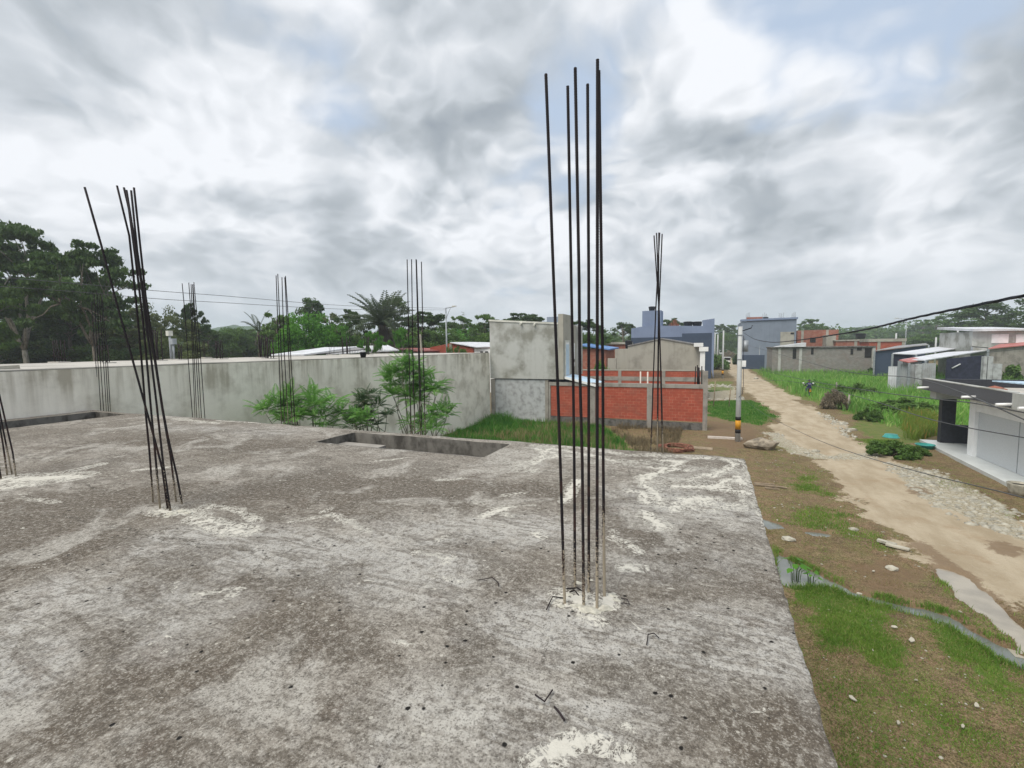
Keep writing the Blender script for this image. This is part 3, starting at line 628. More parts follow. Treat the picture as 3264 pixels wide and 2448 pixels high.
# ------------------------------------------------------------------ starter bars of the columns
def vplane(px, py, base):                    # sight line meets the upright plane through base that faces the camera
    n = np.array([-math.sin(YAW), math.cos(YAW), 0]); d = ray(px, py); return EYE+d*((np.array(base)-EYE)@n)/(d@n)
def cluster(label, bars, rad, z=SLAB_Z, mat='rebar', group='starter bars standing on the concrete slab', ribs=False, name='column_rebar'):
    bs = [G(b[0][0], b[0][1], z) for b in bars]; c = np.mean(bs, 0)
    rt_ = root(name, (c[0], c[1], z), label, 'rebar', group)
    for b, base in zip(bars, bs):
        pts = [base-np.array([0, 0, .06])]+[vplane(px, py, base) for px, py in b[1:]]
        fine = []
        for i in range(len(pts)-1):
            k = max(2, int(np.linalg.norm(pts[i+1]-pts[i])/(.0075 if ribs else .4)))
            fine += [pts[i]+(pts[i+1]-pts[i])*j/k for j in range(k)]
        fine.append(pts[-1])
        r = [rad*(1.1 if (ribs and i % 2) else (.93 if ribs else 1)) for i in range(len(fine))]
        mb = MB(); mb.tube(fine, r, 8 if ribs else 6); mb.build('bar', M[mat], rt_)
    return rt_, c, bs
cA = cluster('tallest group of six dark ribbed bars standing nearest the camera', [
    [(1801, 1925), (1786, 1476), (1777, 1207), (1765, 900), (1740, 236)], [(1833, 1879), (1830.5, 1476), (1827, 1207), (1821, 900), (1809.6, 275)],
    [(1861, 1935), (1856, 1476), (1848, 1169), (1846, 900), (1833.5, 216)], [(1877, 1892), (1876.6, 1476), (1876.6, 1207), (1876.6, 900), (1873, 268)],
    [(1903, 1942), (1903.5, 1476), (1904, 900), (1904.7, 190)], [(1927, 1904), (1922.7, 1476), (1921.6, 1207), (1917.7, 900), (1909, 226)]], .0092, ribs=True)
cB = cluster('bundle of crossing bars with one leaning far out to the left', [
    [(536, 1625), (517, 1493), (495, 1408), (466, 1305), (418, 1130), (372.6, 970), (326, 793), (270, 597)],
    [(488, 1600), (476, 1435), (465, 1324), (454, 1181), (439, 1016), (424, 865), (412, 751), (373, 592)],
    [(511, 1625), (490.6, 1401), (481, 1302), (472, 1196), (455, 1015), (432, 825), (411, 666), (395, 598)],
    [(545, 1630), (519.5, 1473), (499, 1287), (481, 1136), (469, 1061), (450, 900), (403, 606)],
    [(563, 1600), (543.6, 1454), (517, 1302), (496, 1166), (472, 1037), (437.5, 799), (418, 607)],
    [(583, 1610), (565, 1522), (536, 1396), (519, 1305), (500, 1180), (464, 942), (440, 719), (427, 598)]], .0105)
cluster('thin far edge bars with one splitting off left at the top', [
    [(613.7, 1329), (606, 1226.6), (598.7, 1130), (589.6, 1000), (580.6, 903.5)], [(621, 1329), (615, 1151), (609, 1000), (601.7, 901)], [(627, 1330), (618, 1120), (609, 905.6)],
    [(635, 1330), (624, 1120), (613.7, 907)], [(642, 1331), (630, 1120), (615, 906)], [(653, 1331), (638, 1120), (618, 899.6)]], .0095)
cluster('thin bars on the far slab edge in front of the left leafy shrub', [
    [(897, 1347), (888, 1103), (880, 878)], [(908, 1347), (895, 1103), (885.4, 873)], [(919, 1349), (905, 1103), (898.7, 884)],
    [(931.4, 1349), (919, 1103), (907.6, 884)], [(940.7, 1349), (924.6, 1103), (910, 880)]], .0095)
cluster('evenly spaced bars behind the long light well, in front of the tall shrub', [
    [(1310, 1384.5), (1304, 1127), (1297.7, 827)], [(1322, 1381.7), (1316, 1127), (1311.8, 826.4)], [(1340, 1387.7), (1334, 1127), (1326, 826.4)],
    [(1345, 1382), (1337, 1127), (1327.5, 828)], [(1355.4, 1381.7), (1349.4, 1127), (1343.3, 834.5)]], .0088)
cluster('bars pinched together halfway up at the slab corner by the red wall', [
    [(2074, 1443.5), (2082, 1217.7), (2090, 992), (2103, 742)], [(2095, 1446), (2096.5, 1217.7), (2099, 992), (2100, 741.4)], [(2114, 1448), (2108, 1217.7), (2100, 980), (2084.7, 750.8)],
    [(2112, 1446), (2106.5, 1217.7), (2101, 980), (2092.7, 742.4)], [(2096, 1445), (2098, 1217), (2101, 980), (2110.6, 745.6)]], .0095)
cluster('blurred dark bars at the back left corner of the slab against the trees', [
    [(315, 1305), (303, 1120), (291, 962)], [(321, 1306), (310, 1120), (300, 938)], [(330, 1306), (318, 1120), (308, 925)], [(339, 1306), (328, 1120), (315, 935)], [(345, 1305), (335, 1120), (321, 930)], [(351.5, 1305), (341, 1120), (325, 940)]], .0095)
cluster('rusty bars cut off by the left edge of the photo on a white cement patch', [
    [(52, 1520), (40, 1440), (0, 1268), (-60, 1000), (-105, 740)], [(40, 1512), (10, 1370), (-110, 745)], [(24, 1516), (10, 1420), (-20, 1240), (-125, 745)], [(5, 1530), (-30, 1330), (-140, 745)], [(-12, 1520), (-45, 1330), (-150, 750)]], .0095)

# small lumps of mortar and bent tie wires left on the slab
def lumps(label, pts, seed):
    c = np.mean([G(a, b, SLAB_Z) for a, b, r in pts], 0); rr = root('mortar_lumps', (c[0], c[1], SLAB_Z), label, 'mortar')
    for i, (a, b, r) in enumerate(pts):
        p = G(a, b, SLAB_Z); mb = MB(); mb.rock((p[0], p[1], SLAB_Z+.004), r, seed+i, (1.2, .9, .34)); mb.build('lump', M['mortar'], rr)
M['mortar'] = plain('pale_mortar', (.58, .56, .48), .95, .18, 30, bump=.5)
lumps('crumbs of pale mortar round the foot of the nearest bars', [(1845, 1860, .022), (1880, 1850, .018), (1925, 1940, .045), (1950, 1900, .028), (1965, 1915, .022), (1870, 1945, .05), (1815, 1900, .03), (1835, 1935, .03), (1890, 1950, .04), (1900, 1912, .03), (1790, 1935, .02)], 3)
lumps('pale mortar dabs round the foot of the crossing bars', [(505, 1640, .03), (548, 1640, .05), (575, 1632, .05), (600, 1636, .035), (530, 1650, .03)], 43)
def scrap(label, pts, r=.0035, zo=.012):
    q = [G(a, b, SLAB_Z) for a, b in pts]; q = [np.array([p[0], p[1], SLAB_Z+zo+(.012 if i % 2 else 0)]) for i, p in enumerate(q)]
    mb = MB(); mb.tube(q, r, 6); tag(mb.build('tie_wire', M['rebar_far']), label, 'wire', 'bits of tie wire lying on the slab')
scrap('straight bent tie wire making a V low on the slab', [(1706, 2222), (1736, 2252), (1761, 2207)], .0042)
scrap('short thick tie wire just below the V shaped one', [(1768, 2262), (1785, 2290), (1800, 2306)], .0055)
scrap('small arched tie wire standing up on the right of the slab', [(2061, 2062), (2066, 2035), (2085, 2025), (2100, 2047)], .003)
scrap('hooked tie wire left of the nearest bars', [(1524, 1854), (1570, 1852), (1588, 1862), (1590, 1880)], .003)
scrap('rusty tie wires lying at the foot of the nearest bars', [(1805, 1882), (1840, 1885), (1855, 1889)], .0045)
scrap('kinked tie wire in the mortar at the foot of the nearest bars', [(1815, 1892), (1832, 1893), (1846, 1905)], .0045)
scrap('loop of wire lying right of the nearest bars', [(1980, 1912), (2000, 1922), (2006, 1932), (1990, 1934), (1978, 1928)], .003)
scrap('rust brown wire curling left from the nearest bars', [(1797, 1912), (1762, 1913), (1748, 1935), (1742, 1955)], .004)

# ------------------------------------------------------------------ rear neighbour: long stained wall with its own roof bars
NX = -15.95; nb = root('whitewashed_building', (NX, 10, 0), 'long low building with a stained whitewashed wall and flat concrete roof', 'building')
m = MB(); m.box(NX-.2, NX, -14, 32.55, 0, 5.27); m.box(NX-10, NX-.2, 32.35, 32.55, 0, 5.12); m.box(NX-10, NX-9.8, -14, 32.35, 0, 5.12); m.build('wall', M['plaster_white'], nb)
def wavy_roof():
    x = np.array([NX-10.4, NX-6, NX-2, NX-.2, NX-.012]); y = np.arange(-14, 32.6, .25); X, Y = np.meshgrid(x, y, indexing='ij')
    Z = 5.315+(fnoise(X, Y, .5, 71)-.5)*.035; X = X+np.where(X > NX-.1, (vnoise(X*0, Y, 1.7, 72)-.5)*.03, 0)
    n = X.size; idx = np.arange(n).reshape(X.shape); top = np.stack([X, Y, Z], -1).reshape(-1, 3); bot = top.copy(); bot[:, 2] = 5.274
    q = np.stack([idx[:-1, :-1], idx[1:, :-1], idx[1:, 1:], idx[:-1, 1:]], -1).reshape(-1, 4)
    ring = np.concatenate([idx[:, 0], idx[-1, 1:], idx[-2::-1, -1], idx[0, -2::-1]]); r2 = np.roll(ring, -1)
    sk = np.stack([ring, ring+n, r2+n, r2], 1)[:-1]
    off = np.array([NX, 10, 0]); me = np_mesh('roof_slab', np.concatenate([top, bot])-off, np.concatenate([q, q[:, ::-1]+n, sk]), M['roof_top']); link('roof_slab', me, nb)
wavy_roof()
def far_bars(label, px0, px1, py_base, py_top, n=5, rad=.02, zr=5.3):
    # place on the roof behind the parapet line
    b = G((px0+px1)/2, py_base, zr); rr = root('column_rebar', (b[0], b[1], zr), label, 'rebar', 'starter bars on the whitewashed building roof')
    d = abs(float((b-EYE)@fw)); w = (px1-px0)*d/F; h = (py_base-py_top)*d/F
    for i in range(n):
        x0 = b[0]+w*((i/(n-1))-.5)*.9; y0 = b[1]+random.uniform(-.12, .12)
        m = MB(); m.tube([(x0, y0, zr-.03), (x0+random.uniform(-.05, .05), y0, zr+h*.5), (x0+random.uniform(-.1, .1), y0, zr+h*random.uniform(.93, 1.03))], rad, 5); m.build('bar', M['rebar_far'], rr)
    m = MB(); m.box(b[0]-w*.75, b[0]+w*.75, b[1]-.22, b[1]+.22, zr-.02, zr+.05); m.build('kerb', M['roof_top'], rr)
for q in [('wide dark bars on the neighbouring roof in front of the big tree trunk', 168, 210, 1156, 1082, 6, .02), ('short bars on the neighbouring roof beside the leaning rebar', 322, 352, 1159, 1100, 4, .016), ('tall dark bars on the neighbouring roof behind the crossing bundle', 486, 520, 1151, 1052, 6, .024),
          ('stubby reddish bars on the neighbouring roof right of the vent pipes', 566, 584, 1148, 1096, 4, .016), ('faint bars on the neighbouring roof behind the split thin bars', 651, 666, 1141, 1088, 4, .014), ('five clear bars on the neighbouring roof right of the split thin bars', 688, 715, 1146, 1084, 5, .02),
          ('thick dark bars on the neighbouring roof under the small palm', 826, 846, 1141, 1068, 6, .026), ('dark bars on the neighbouring roof just left of the middle slab bars', 846, 872, 1145, 1072, 6, .024), ('thin bars on the neighbouring roof in front of the pale sheet roofs', 1050, 1064, 1131, 1102, 3, .014),
          ('dense bars on the neighbouring roof under the umbrella tree', 1090, 1118, 1131, 1072, 6, .024), ('bars on the neighbouring roof by the black pail', 1162, 1182, 1133, 1072, 5, .02), ('bars on the neighbouring roof before the red sheet roof', 1294, 1310, 1129, 1108, 4, .016)]:
    far_bars(*q)
b = G(551, 1148, 5.3); r_ = root('vent_pipes', (b[0], b[1], 5.3), 'pair of grey pipes with boxes standing on the neighbouring roof', 'pipe')
m = MB(); m.tube([(b[0]-.12, b[1], 5.28), (b[0]-.12, b[1], 6.55)], .05, 8); m.build('pipe', M['steel_grey'], r_)
m = MB(); m.tube([(b[0]+.1, b[1], 5.28), (b[0]+.12, b[1], 6.1)], .045, 8); m.build('pipe', M['steel_grey'], r_)
m = MB(); m.box(b[0]-.24, b[0]-.02, b[1]-.1, b[1]+.1, 6.5, 6.75); m.build('box', M['offwhite'], r_)
m = MB(); m.box(b[0]-.02, b[0]+.24, b[1]-.1, b[1]+.1, 6.08, 6.36); m.build('box', M['steel_grey'], r_)
m = MB(); m.box(b[0]-.4, b[0]+.4, b[1]-.25, b[1]+.25, 5.26, 5.36); m.build('base', M['roof_top'], r_)
p = G(1158, 1140, 5.3); r_ = root('pail', (p[0], p[1], 5.3), 'small black pail standing on the edge of the whitewashed roof', 'pail')
m = MB(); m.lathe([(.12, 0), (.17, .24), (.18, .26), (.15, .25)], (p[0], p[1], 5.31), 14); m.build('body', M['black'], r_)
m = MB(); m.tube([(p[0]-.17, p[1], 5.55), (p[0], p[1], 5.63), (p[0]+.17, p[1], 5.55)], .01, 5); m.build('handle', M['steel_grey'], r_)
p = G(10, 1179, 5.3); m = MB(); m.box(p[0]-.4, p[0]+.35, p[1]-.25, p[1]+.2, 5.29, 5.42, jit=.02); tag(m.build('concrete_lump', M['cement_tan']), 'broken concrete block lying on the whitewashed roof edge', 'block')
def X_(px, Y, py=1150): return float(V(px, py, Y)[0])
def Z_(px, py, Y): return float(V(px, py, Y)[2])
# ------------------------------------------------------------------ grey rendered house beside the red lot
YF = 32.7
gx0, gx1, gx2 = NX+.02, X_(1748, YF), X_(1797, YF, 1100)
gb = root('rendered_house', ((gx0+gx2)/2, YF+3, 0), 'unpainted grey rendered house with a jutting upper storey beside the red wall', 'house')
zmid = Z_(1600, 1206, YF); zl, zr = Z_(1567, 1024, YF), Z_(1781, 1034, YF); zp = Z_(1790, 1001, YF)
m = MB(); m.box(gx0+.04, gx1-.28, YF, YF+7, 0, zmid-.06); m.build('lower_wall', M['cement_rough'], gb)
m = MB(); m.box(gx0, gx0+.36, YF-.05, YF+.0, 0, zmid-.06); m.box(gx1-.28, gx1-.02, YF-.03, YF+.3, 0, zmid-.06); m.build('column', M['concrete'], gb)
gs = X_(1781, YF, 1100); yb = YF+3.4
m = MB(); m.prism([(gx0, YF-.1, zmid), (gs, YF-.1, zmid), (gs, YF-.1, zr), (gx0, YF-.1, zl)], (0, 7, 0)); m.build('upper_wall', M['cement'], gb)
m = MB(); m.prism([(gx0-.04, YF-.16, zl), (gs, YF-.16, zr), (gs, YF-.16, zr+.13), (gx0-.04, YF-.16, zl+.13)], (0, 7.05, 0)); m.build('roof_edge', M['offwhite'], gb)
m = MB(); m.box(gs+.003, gx2, YF-.12, YF+1.9, zmid, zp); m.build('upper_wall', M['cement_tan'], gb)
zq = Z_(1836, 1037, YF+3); m = MB(); m.box(gs+.004, gx2-.05, YF+1.9, YF+3.6, zmid, zq); m.build('upper_wall', M['cement_tan'], gb)
bx0, bx1 = X_(1743, YF+2.5, 1020), X_(1779, YF+2.5, 1020); m = MB(); m.box(bx0, bx1, YF+2.5, YF+5, zr-.3, Z_(1760, 1010, YF+2.5)); m.build('parapet', M['greyblue'], gb)
for px, py in ((1662, 1031), (1705, 1034)):
    p = V(px, py, YF-.1); m = MB(); m.tube([p+np.array([0, .1, .02]), p+np.array([0, -.22, -.03])], .085, 10); m.build('drain_spout', M['offwhite'], gb)
dz = zmid+.18; m = MB(); m.box(gx2, gx2+.05, YF+.35, YF+1.25, dz, dz+2.55); dr = m.build('door', M['white'], gb)
m = MB(); [m.box(gx2+.05, gx2+.07, YF+.42+i*.2, YF+.5+i*.2, dz+.1, dz+2.4) for i in range(4)]; m.build('panel', M['roof_pale'], dr)
m = MB(); m.box(gx2, gx2+.06, YF+.22, YF+.345, dz, dz+2.7); m.box(gx2, gx2+.06, YF+1.255, YF+1.38, dz, dz+2.7); m.box(gx2, gx2+.06, YF+.345, YF+1.255, dz+2.56, dz+2.7); m.build('door_frame', M['offwhite'], gb)
m = MB(); m.box(gx2-.04, gx2+.04, YF+2.2, YF+2.9, dz+.7, dz+2.5); w_ = m.build('window', M['white'], gb); m = MB(); m.box(gx2+.035, gx2+.055, YF+2.65, YF+2.8, dz+1.0, dz+1.25); m.build('pane', M['glass_dark'], w_)
# awning sheet below the door
sa, sb = gx2+.1, X_(1917, YF+1.2, 1200)
aw = root('sheet_awning', ((sa+sb)/2, YF+.9, zmid), 'white and pale blue sheet awning sagging over the red walled lot', 'awning')
zo = zmid-.42
m = MB(); m.prism([(sa, YF-.1, zmid+.16), (sb, YF-.1, zo), (sb, YF+2., zo+.12), (sa, YF+2., zmid+.28)], (0, 0, .03)); m.build('sheet', M['roof_pale'], aw)
m = MB(); m.prism([(sa, YF-.16, zmid+.05), (sb+.06, YF-.16, zo-.12), (sb+.06, YF-.11, zo-.12), (sa, YF-.11, zmid+.05)], (0, 0, .17)); m.prism([(sb+.01, YF-.11, zo-.1), (sb+.06, YF-.11, zo-.1), (sb+.06, YF+2, zo+.02), (sb+.01, YF+2, zo+.02)], (0, 0, .16)); m.build('edge', M['white'], aw)
m = MB(); m.box(gx1, gx2+.3, YF+.35, YF+3, 2.2, zmid-.02); m.build('shade_block', M['wall_and_shade_blue'], gb)  # dark box added as the shade in the opening under the overhang
# ------------------------------------------------------------------ red blockwork wall of the next lot
rx0, rx1 = gx1+.02, X_(2254, YF, 1300); zt_ = 3.07; zb = .62
rw = root('red_block_wall', ((rx0+rx1)/2, YF, 0), 'painted red blockwork wall with grey concrete columns and beam', 'wall')
cols = [(1880, 1898), (2062, 2078), (2240, 2255)]
cx_ = [(rx0, rx0+.14)]+[(X_(a, YF, 1300), X_(b, YF, 1300)) for a, b in cols]
for i, (a, b) in enumerate(cx_):
    m = MB(); m.box(a, b, YF-.06-.002*i, YF+.2, 0, zt_+(.9 if i == 3 else -.26)); m.build('column', M['concrete'], rw)
for (a, b), (c, d) in zip(cx_[:-1], cx_[1:]):
    m = MB(); m.box(b+.003, c-.003, YF, YF+.15, zb-.13*random.random(), zt_-.262); m.build('brick_panel', M['brick'], rw)
m = MB(); m.box(rx0, cx_[3][0]-.004, YF-.045, YF+.18, zt_-.258, zt_, jit=.006); m.build('beam', M['concrete'], rw)
m = MB()
for (a, b), (c, d) in zip(cx_[:-1], cx_[1:]): m.box(b+.004, c-.004, YF-.04, YF+.16, -.1, zb-.14, jit=.012)
m.build('plinth', M['concrete_dark'], rw)
cb = root('column_rebar', (X_(2226, YF, 1200), YF+.3, zt_), 'short rust red bars sticking up from the corner of the red wall', 'rebar')
for px in (2215, 2223, 2226, 2229, 2237): m = MB(); m.tube([(X_(px, YF, 1210), YF+.3+.03*(px % 3), zt_-.2), (X_(px, YF, 1210)+random.uniform(-.03, .03), YF+.3, zt_+1.25+random.uniform(-.15, .2))], .04, 6); m.build('bar', M['rebar_far'], cb)
for px, py0, py1 in ((2042, 1184, 1216), (2065, 1185, 1216)):
    a = X_(px, YF+4); m = MB(); m.tube([(a, YF+4, 0), (a, YF+4, Z_(px, py0, YF+4))], .055, 8); tag(m.build('pvc_pipe', M['pvc']), 'pale upright pipe behind the red wall, %s of the two' % ('left' if px == 2042 else 'right'), 'pipe')
# far wall of the same lot
YB = 48.5; b0, b1 = X_(1836, YB), X_(2245, YB)
bw = root('red_block_wall', ((b0+b1)/2, YB, 0), 'second red blockwork wall seen over the top of the front one', 'wall')
bz = Z_(2000, 1181, YB); m = MB(); m.box(b0, b1, YB, YB+.15, 0, bz-.02); m.build('brick_panel', M['brick'], bw)
m = MB(); m.box(b0, b1, YB-.04, YB+.19, bz-.018, bz+.1); m.build('beam', M['cement_tan'], bw)
m = MB(); m.box(b0, b1, YB-.03, YB-.003, bz-1.05, bz-.62); m.build('beam', M['concrete'], bw)
for px in (1976, 2116, 2240): a = X_(px, YB); m = MB(); m.box(a-.16, a+.16, YB-.06, YB-.034, 0, bz-.02); m.build('column', M['concrete'], bw)

# ------------------------------------------------------------------ houses further down the street (left side)
def tank(px, py0, py1, Y, label, w_px, group=None):
    x = X_(px, Y, py0); z0, z1 = Z_(px, py1, Y), Z_(px, py0, Y); r = w_px/2*Y/F*1.02; h = z1-z0
    t = root('water_tank', (x, Y+r, z0), label, 'water tank', group)
    m = MB(); m.lathe([(r*.8, 0), (r*.93, h*.5), (r*.97, h*.8), (r*.97, h*.84)], (x, Y+r, z0), 18); m.build('body', M['black'], t)
    m = MB(); m.lathe([(r*1.04, h*.845), (r*1.05, h*.92), (r*.6, h*.99), (r*.2, h)], (x, Y+r, z0), 18); m.build('lid', M['black'], t); return t
YG = 52.; g0, g1 = X_(1960, YG), X_(2231, YG)
gh = root('gabled_house', ((g0+g1)/2, YG+4, 0), 'tan rendered house with a low gable and a white porch corner', 'house')
zl_, zc, zr2 = Z_(2001, 1104, YG), Z_(2108, 1081, YG), Z_(2228, 1102, YG); xa, xc = X_(2001, YG), X_(2108, YG)
m = MB(); m.prism([(xa, YG, 0), (g1, YG, 0), (g1, YG, zr2), (xc, YG, zc), (xa, YG, zl_)], (0, 8, 0)); m.build('wall', M['cement_tan'], gh)
m = MB(); m.box(g0, xa-.003, YG+.05, YG+5, 0, Z_(1965, 1113, YG)); m.build('wall', M['cement_tan'], gh)
e = .12
m = MB(); m.prism([(xa, YG-.1, zl_+.004), (xc, YG-.1, zc+.004), (g1+.25, YG-.1, zr2-.03), (g1+.25, YG-.1, zr2-.03+e), (xc, YG-.1, zc+e), (xa, YG-.1, zl_+e)], (0, 8.2, 0)); m.build('roof', M['roof_grey'], gh)
px0, px1 = X_(2212, YG-1, 1100), X_(2258, YG-1, 1110)
m = MB(); m.box(px0, px1-.5, YG-1.2, YG-.12, Z_(2230, 1105, YG-1), Z_(2230, 1093, YG-1)); m.box(px0+.5, px1, YG-1.25, YG-.2, Z_(2240, 1120, YG-1), Z_(2240, 1106, YG-1)); m.build('porch_beam', M['white'], gh)
m = MB(); m.box(X_(2231, YG-1), X_(2247, YG-1), YG-1.1, YG-.6, 0, Z_(2240, 1121, YG-1)); m.build('porch_column', M['white'], gh)
yl = YG-1.5; m = MB(); m.box(X_(1937, yl), X_(1964, yl), yl, yl+.3, 0, Z_(1950, 1142, yl)); tag(m.build('garden_wall', M['cement_tan']), 'low tan wall stub left of the gabled house', 'wall')
YH = 66.; h0, h1 = X_(1853, YH, 1130), X_(1932, YH, 1130)
bh = root('brick_house', ((h0+h1)/2, YH+3, 0), 'bare brick house under a blue sheet roof', 'house')
m = MB(); m.box(h0, h1, YH, YH+6, 0, Z_(1890, 1112, YH)); m.build('wall', M['brick_far'], bh)
za, zb_ = Z_(1853, 1101, YH), Z_(1932, 1116, YH)
m = MB(); m.prism([(h0-.5, YH-.6, za), (h1+.6, YH-.6, zb_), (h1+.6, YH-.6, zb_+.18), (h0-.5, YH-.6, za+.18)], (0, 7.4, .15)); m.build('roof', M['roof_blue'], bh)
YI = 76.; h0, h1 = X_(1885, YI, 1120), X_(1992, YI, 1120)
bh = root('brick_house', ((h0+h1)/2, YI+3, 0), 'brick house with a pale flat roof edge behind the blue roofed one', 'house')
m = MB(); m.box(h0, h1, YI, YI+7, 0, Z_(1940, 1098, YI)); m.build('wall', M['brick_far'], bh)
m = MB(); m.box(h0+2.2, h1+.2, YI-.3, YI+7.2, Z_(1940, 1097.8, YI), Z_(1940, 1091, YI)); m.build('roof', M['cement_tan'], bh)
tank(2002, 1085, 1112, 70, 'black tank in front of the slate blue building', 22)
# blue three storey building
YU = 84.; u0, u1, ut, ur = X_(2012, YU, 1080), X_(2277, YU, 1060), X_(2046, YU, 1020), X_(2104, YU, 1020)
ub = root('blue_building', ((u0+u1)/2, YU+6, 0), 'tall slate blue building with a roof tower and black tanks', 'building')
zd = Z_(2100, 1075, YU)
m = MB(); m.prism([(u0, YU, zd), (u1-.35, YU, zd), (u1-.35, YU, Z_(2240, 1040, YU)), (ur, YU, Z_(2107, 1038, YU)), (ut+1.6, YU, Z_(2080, 1036, YU)), (u0, YU, Z_(2012, 1047, YU))], (0, 13, 0)); m.build('upper_wall', M['blue_light'], ub)
m = MB(); m.box(u0-.02, u1-.36, YU-.015, YU+13, 0, zd-.004); m.box(X_(2174, YU, 1070), u1-.37, YU-.03, YU-.016, zd-.1, Z_(2220, 1062, YU)); m.build('lower_wall', M['blue_dark'], ub)
m = MB(); m.box(ut, ut+3.2, YU+.4, YU+4, zd+.5, Z_(2070, 990, YU)); m.build('stair_tower', M['blue_light'], ub)
m = MB(); m.prism([(X_(2242, YU), YU+.03, zd+.2), (u1, YU+.03, 0), (u1, YU+.03, Z_(2277, 1015, YU)), (X_(2238, YU, 1020), YU+.03, Z_(2238, 1021, YU))], (0, .35, 0)); m.build('side_wall', M['blue_light'], ub)
tank(2077, 976, 990, YU+1, 'black water tank on top of the blue roof tower', 20)
tank(2193, 1024, 1040.5, YU+1.5, 'left black tank on the blue building roof', 27); tank(2222, 1024, 1040, YU+1.6, 'right black tank on the blue building roof', 27)

# ------------------------------------------------------------------ houses further down the street (right side)
YR = 118.; r0, r1 = X_(2362, YR, 1060), X_(2538, YR, 1060)
gr = root('grey_blue_building', ((r0+r1)/2, YR+6, 0), 'grey blue building across the street with bars rising from its roof', 'building')
m = MB(); m.prism([(r0, YR, 0), (r1, YR, 0), (r1, YR, Z_(2538, 1018, YR)), (r0, YR, Z_(2362, 1026, YR))], (0, 14, 0)); m.build('wall', M['greyblue'], gr)
m = MB(); m.prism([(r0-.1, YR-.3, Z_(2362, 1024, YR)), (r1+.2, YR-.3, Z_(2538, 1017, YR)), (r1+.2, YR-.3, Z_(2538, 1017, YR)+.4), (r0-.1, YR-.3, Z_(2362, 1024, YR)+.4)], (0, 3, 0)); m.build('parapet', M['blue_light'], gr)
m = MB(); m.box(X_(2380, YR+1, 1020), X_(2430, YR+1, 1020), YR+1, YR+1.3, Z_(2400, 1026, YR), Z_(2400, 1010, YR)); m.build('brick_parapet', M['brick_far'], gr)
m = MB(); m.box(X_(2488, YR-.1, 1060), X_(2532, YR-.1, 1060), YR-.08, YR-.003, 2., Z_(2500, 1058, YR)); m.build('bare_patch', M['cement_tan'], gr)
m = MB(); m.box(X_(2520, YR-.1, 1060), X_(2531, YR-.1, 1060), YR-.12, YR-.081, Z_(2520, 1066, YR), Z_(2520, 1060, YR)); m.build('window', M['opening'], gr)
m = MB(); m.box(r0+.3, r1-6, YR-.1, YR-.003, 0, 3.2); m.build('garage_door', M['blue_dark'], gr)
for k, px in enumerate((2379, 2433, 2484, 2524)):
    x = X_(px, YR+1, 1010); cr_ = root('column_rebar', (x, YR+1.2, Z_(px, 1020, YR)), ['leftmost bars on the grey blue roof by the brick parapet', 'bars on the grey blue roof beside the black tank', 'free standing bars at mid length of the grey blue roof', 'bars at the right end of the grey blue roof'][k], 'rebar', 'starter bars on the grey blue roof')
    for j in range(4): m = MB(); m.tube([(x+j*.25, YR+1.2, Z_(px, 1024, YR)), (x+j*.25+random.uniform(-.1, .1), YR+1.2, Z_(px, 996+random.uniform(-3, 5), YR))], .05, 4); m.build('bar', M['steel_grey'], cr_)
tank(2441, 1010, 1022, YR+1, 'black tank on the grey blue roof beside the brick parapet', 15)
# long grey blockwork house
YK = 98.; k0, k1 = X_(2462, YK, 1120), X_(2786, YK, 1110); kz = Z_(2640, 1104.5, YK)
kb = root('block_house', ((k0+k1)/2, YK+4, 0), 'long unfinished grey blockwork house beyond the weeds', 'house')
m = MB(); m.box(k0, k1, YK, YK+9, 0, kz-.2); m.build('wall', M['block'], kb)
m = MB(); m.box(k0-.2, k1+.2, YK-.25, YK+9.2, kz-.196, kz); m.build('roof_beam', M['concrete_dark'], kb)
for px in (2484, 2551, 2784): a = X_(px, YK); m = MB(); m.box(a-.22, a+.22, YK-.12, YK-.003, 0, kz-.2); m.build('column', M['cement'], kb)
for a, b, c, d in ((2526, 2537, 1112, 1144), (2584, 2592, 1110, 1130), (2710, 2718, 1112, 1130), (2730, 2745, 1108, 1117), (2755, 2776, 1110, 1140)):
    m = MB(); m.box(X_(a, YK), X_(b, YK), YK-.06, YK-.004, Z_(a, d, YK), Z_(a, c, YK)); m.build('window', M['opening'], kb)
m = MB(); xq = X_(2474, YK, 1095), X_(2568, YK, 1092); m.prism([(xq[0], YK-.5, kz+.004), (xq[1], YK-.5, kz+.004), (xq[1], YK-.5, kz+.75), (xq[0], YK-.5, kz+.1)], (0, 4, 0)); m.build('roof', M['roof_white'], kb)
def brick_block(label, a, b, ytop, Y, dep, mat, cols=(), cap=None, name='brick_house'):
    x0, x1 = X_(a, Y, 1090), X_(b, Y, 1085); z = Z_((a+b)/2, ytop, Y)
    r = root(name, ((x0+x1)/2, Y+dep/2, 0), label, 'house'); m = MB(); m.box(x0, x1, Y, Y+dep, 0, z); m.build('wall', mat, r)
    for px in cols: c = X_(px, Y, 1085); m = MB(); m.box(c-.25, c+.25, Y-.1, Y-.003, 0, z+.004); m.build('column', M['cement_tan'], r)
    if cap: m = MB(); m.box(x0-.2, x1+.2, Y-.2, Y+dep+.2, z+.006, z+cap); m.build('roof_slab', M['cement_tan'], r)
    return r
r = brick_block('two storey brick house half hidden behind the grey blockwork', 2541, 2672, 1052, 128, 12, M['brick_far'], (2557, 2636))
m = MB(); m.box(X_(2582, 127.9, 1085), X_(2600, 127.9, 1085), 127.9, 127.997, Z_(2590, 1091, 128), Z_(2590, 1076, 128)); m.build('window', M['opening'], r)
brick_block('raw brick shell with a pale pillar right of the two storey brick house', 2634, 2664, 1068, 124, 4, M['cement_tan'])
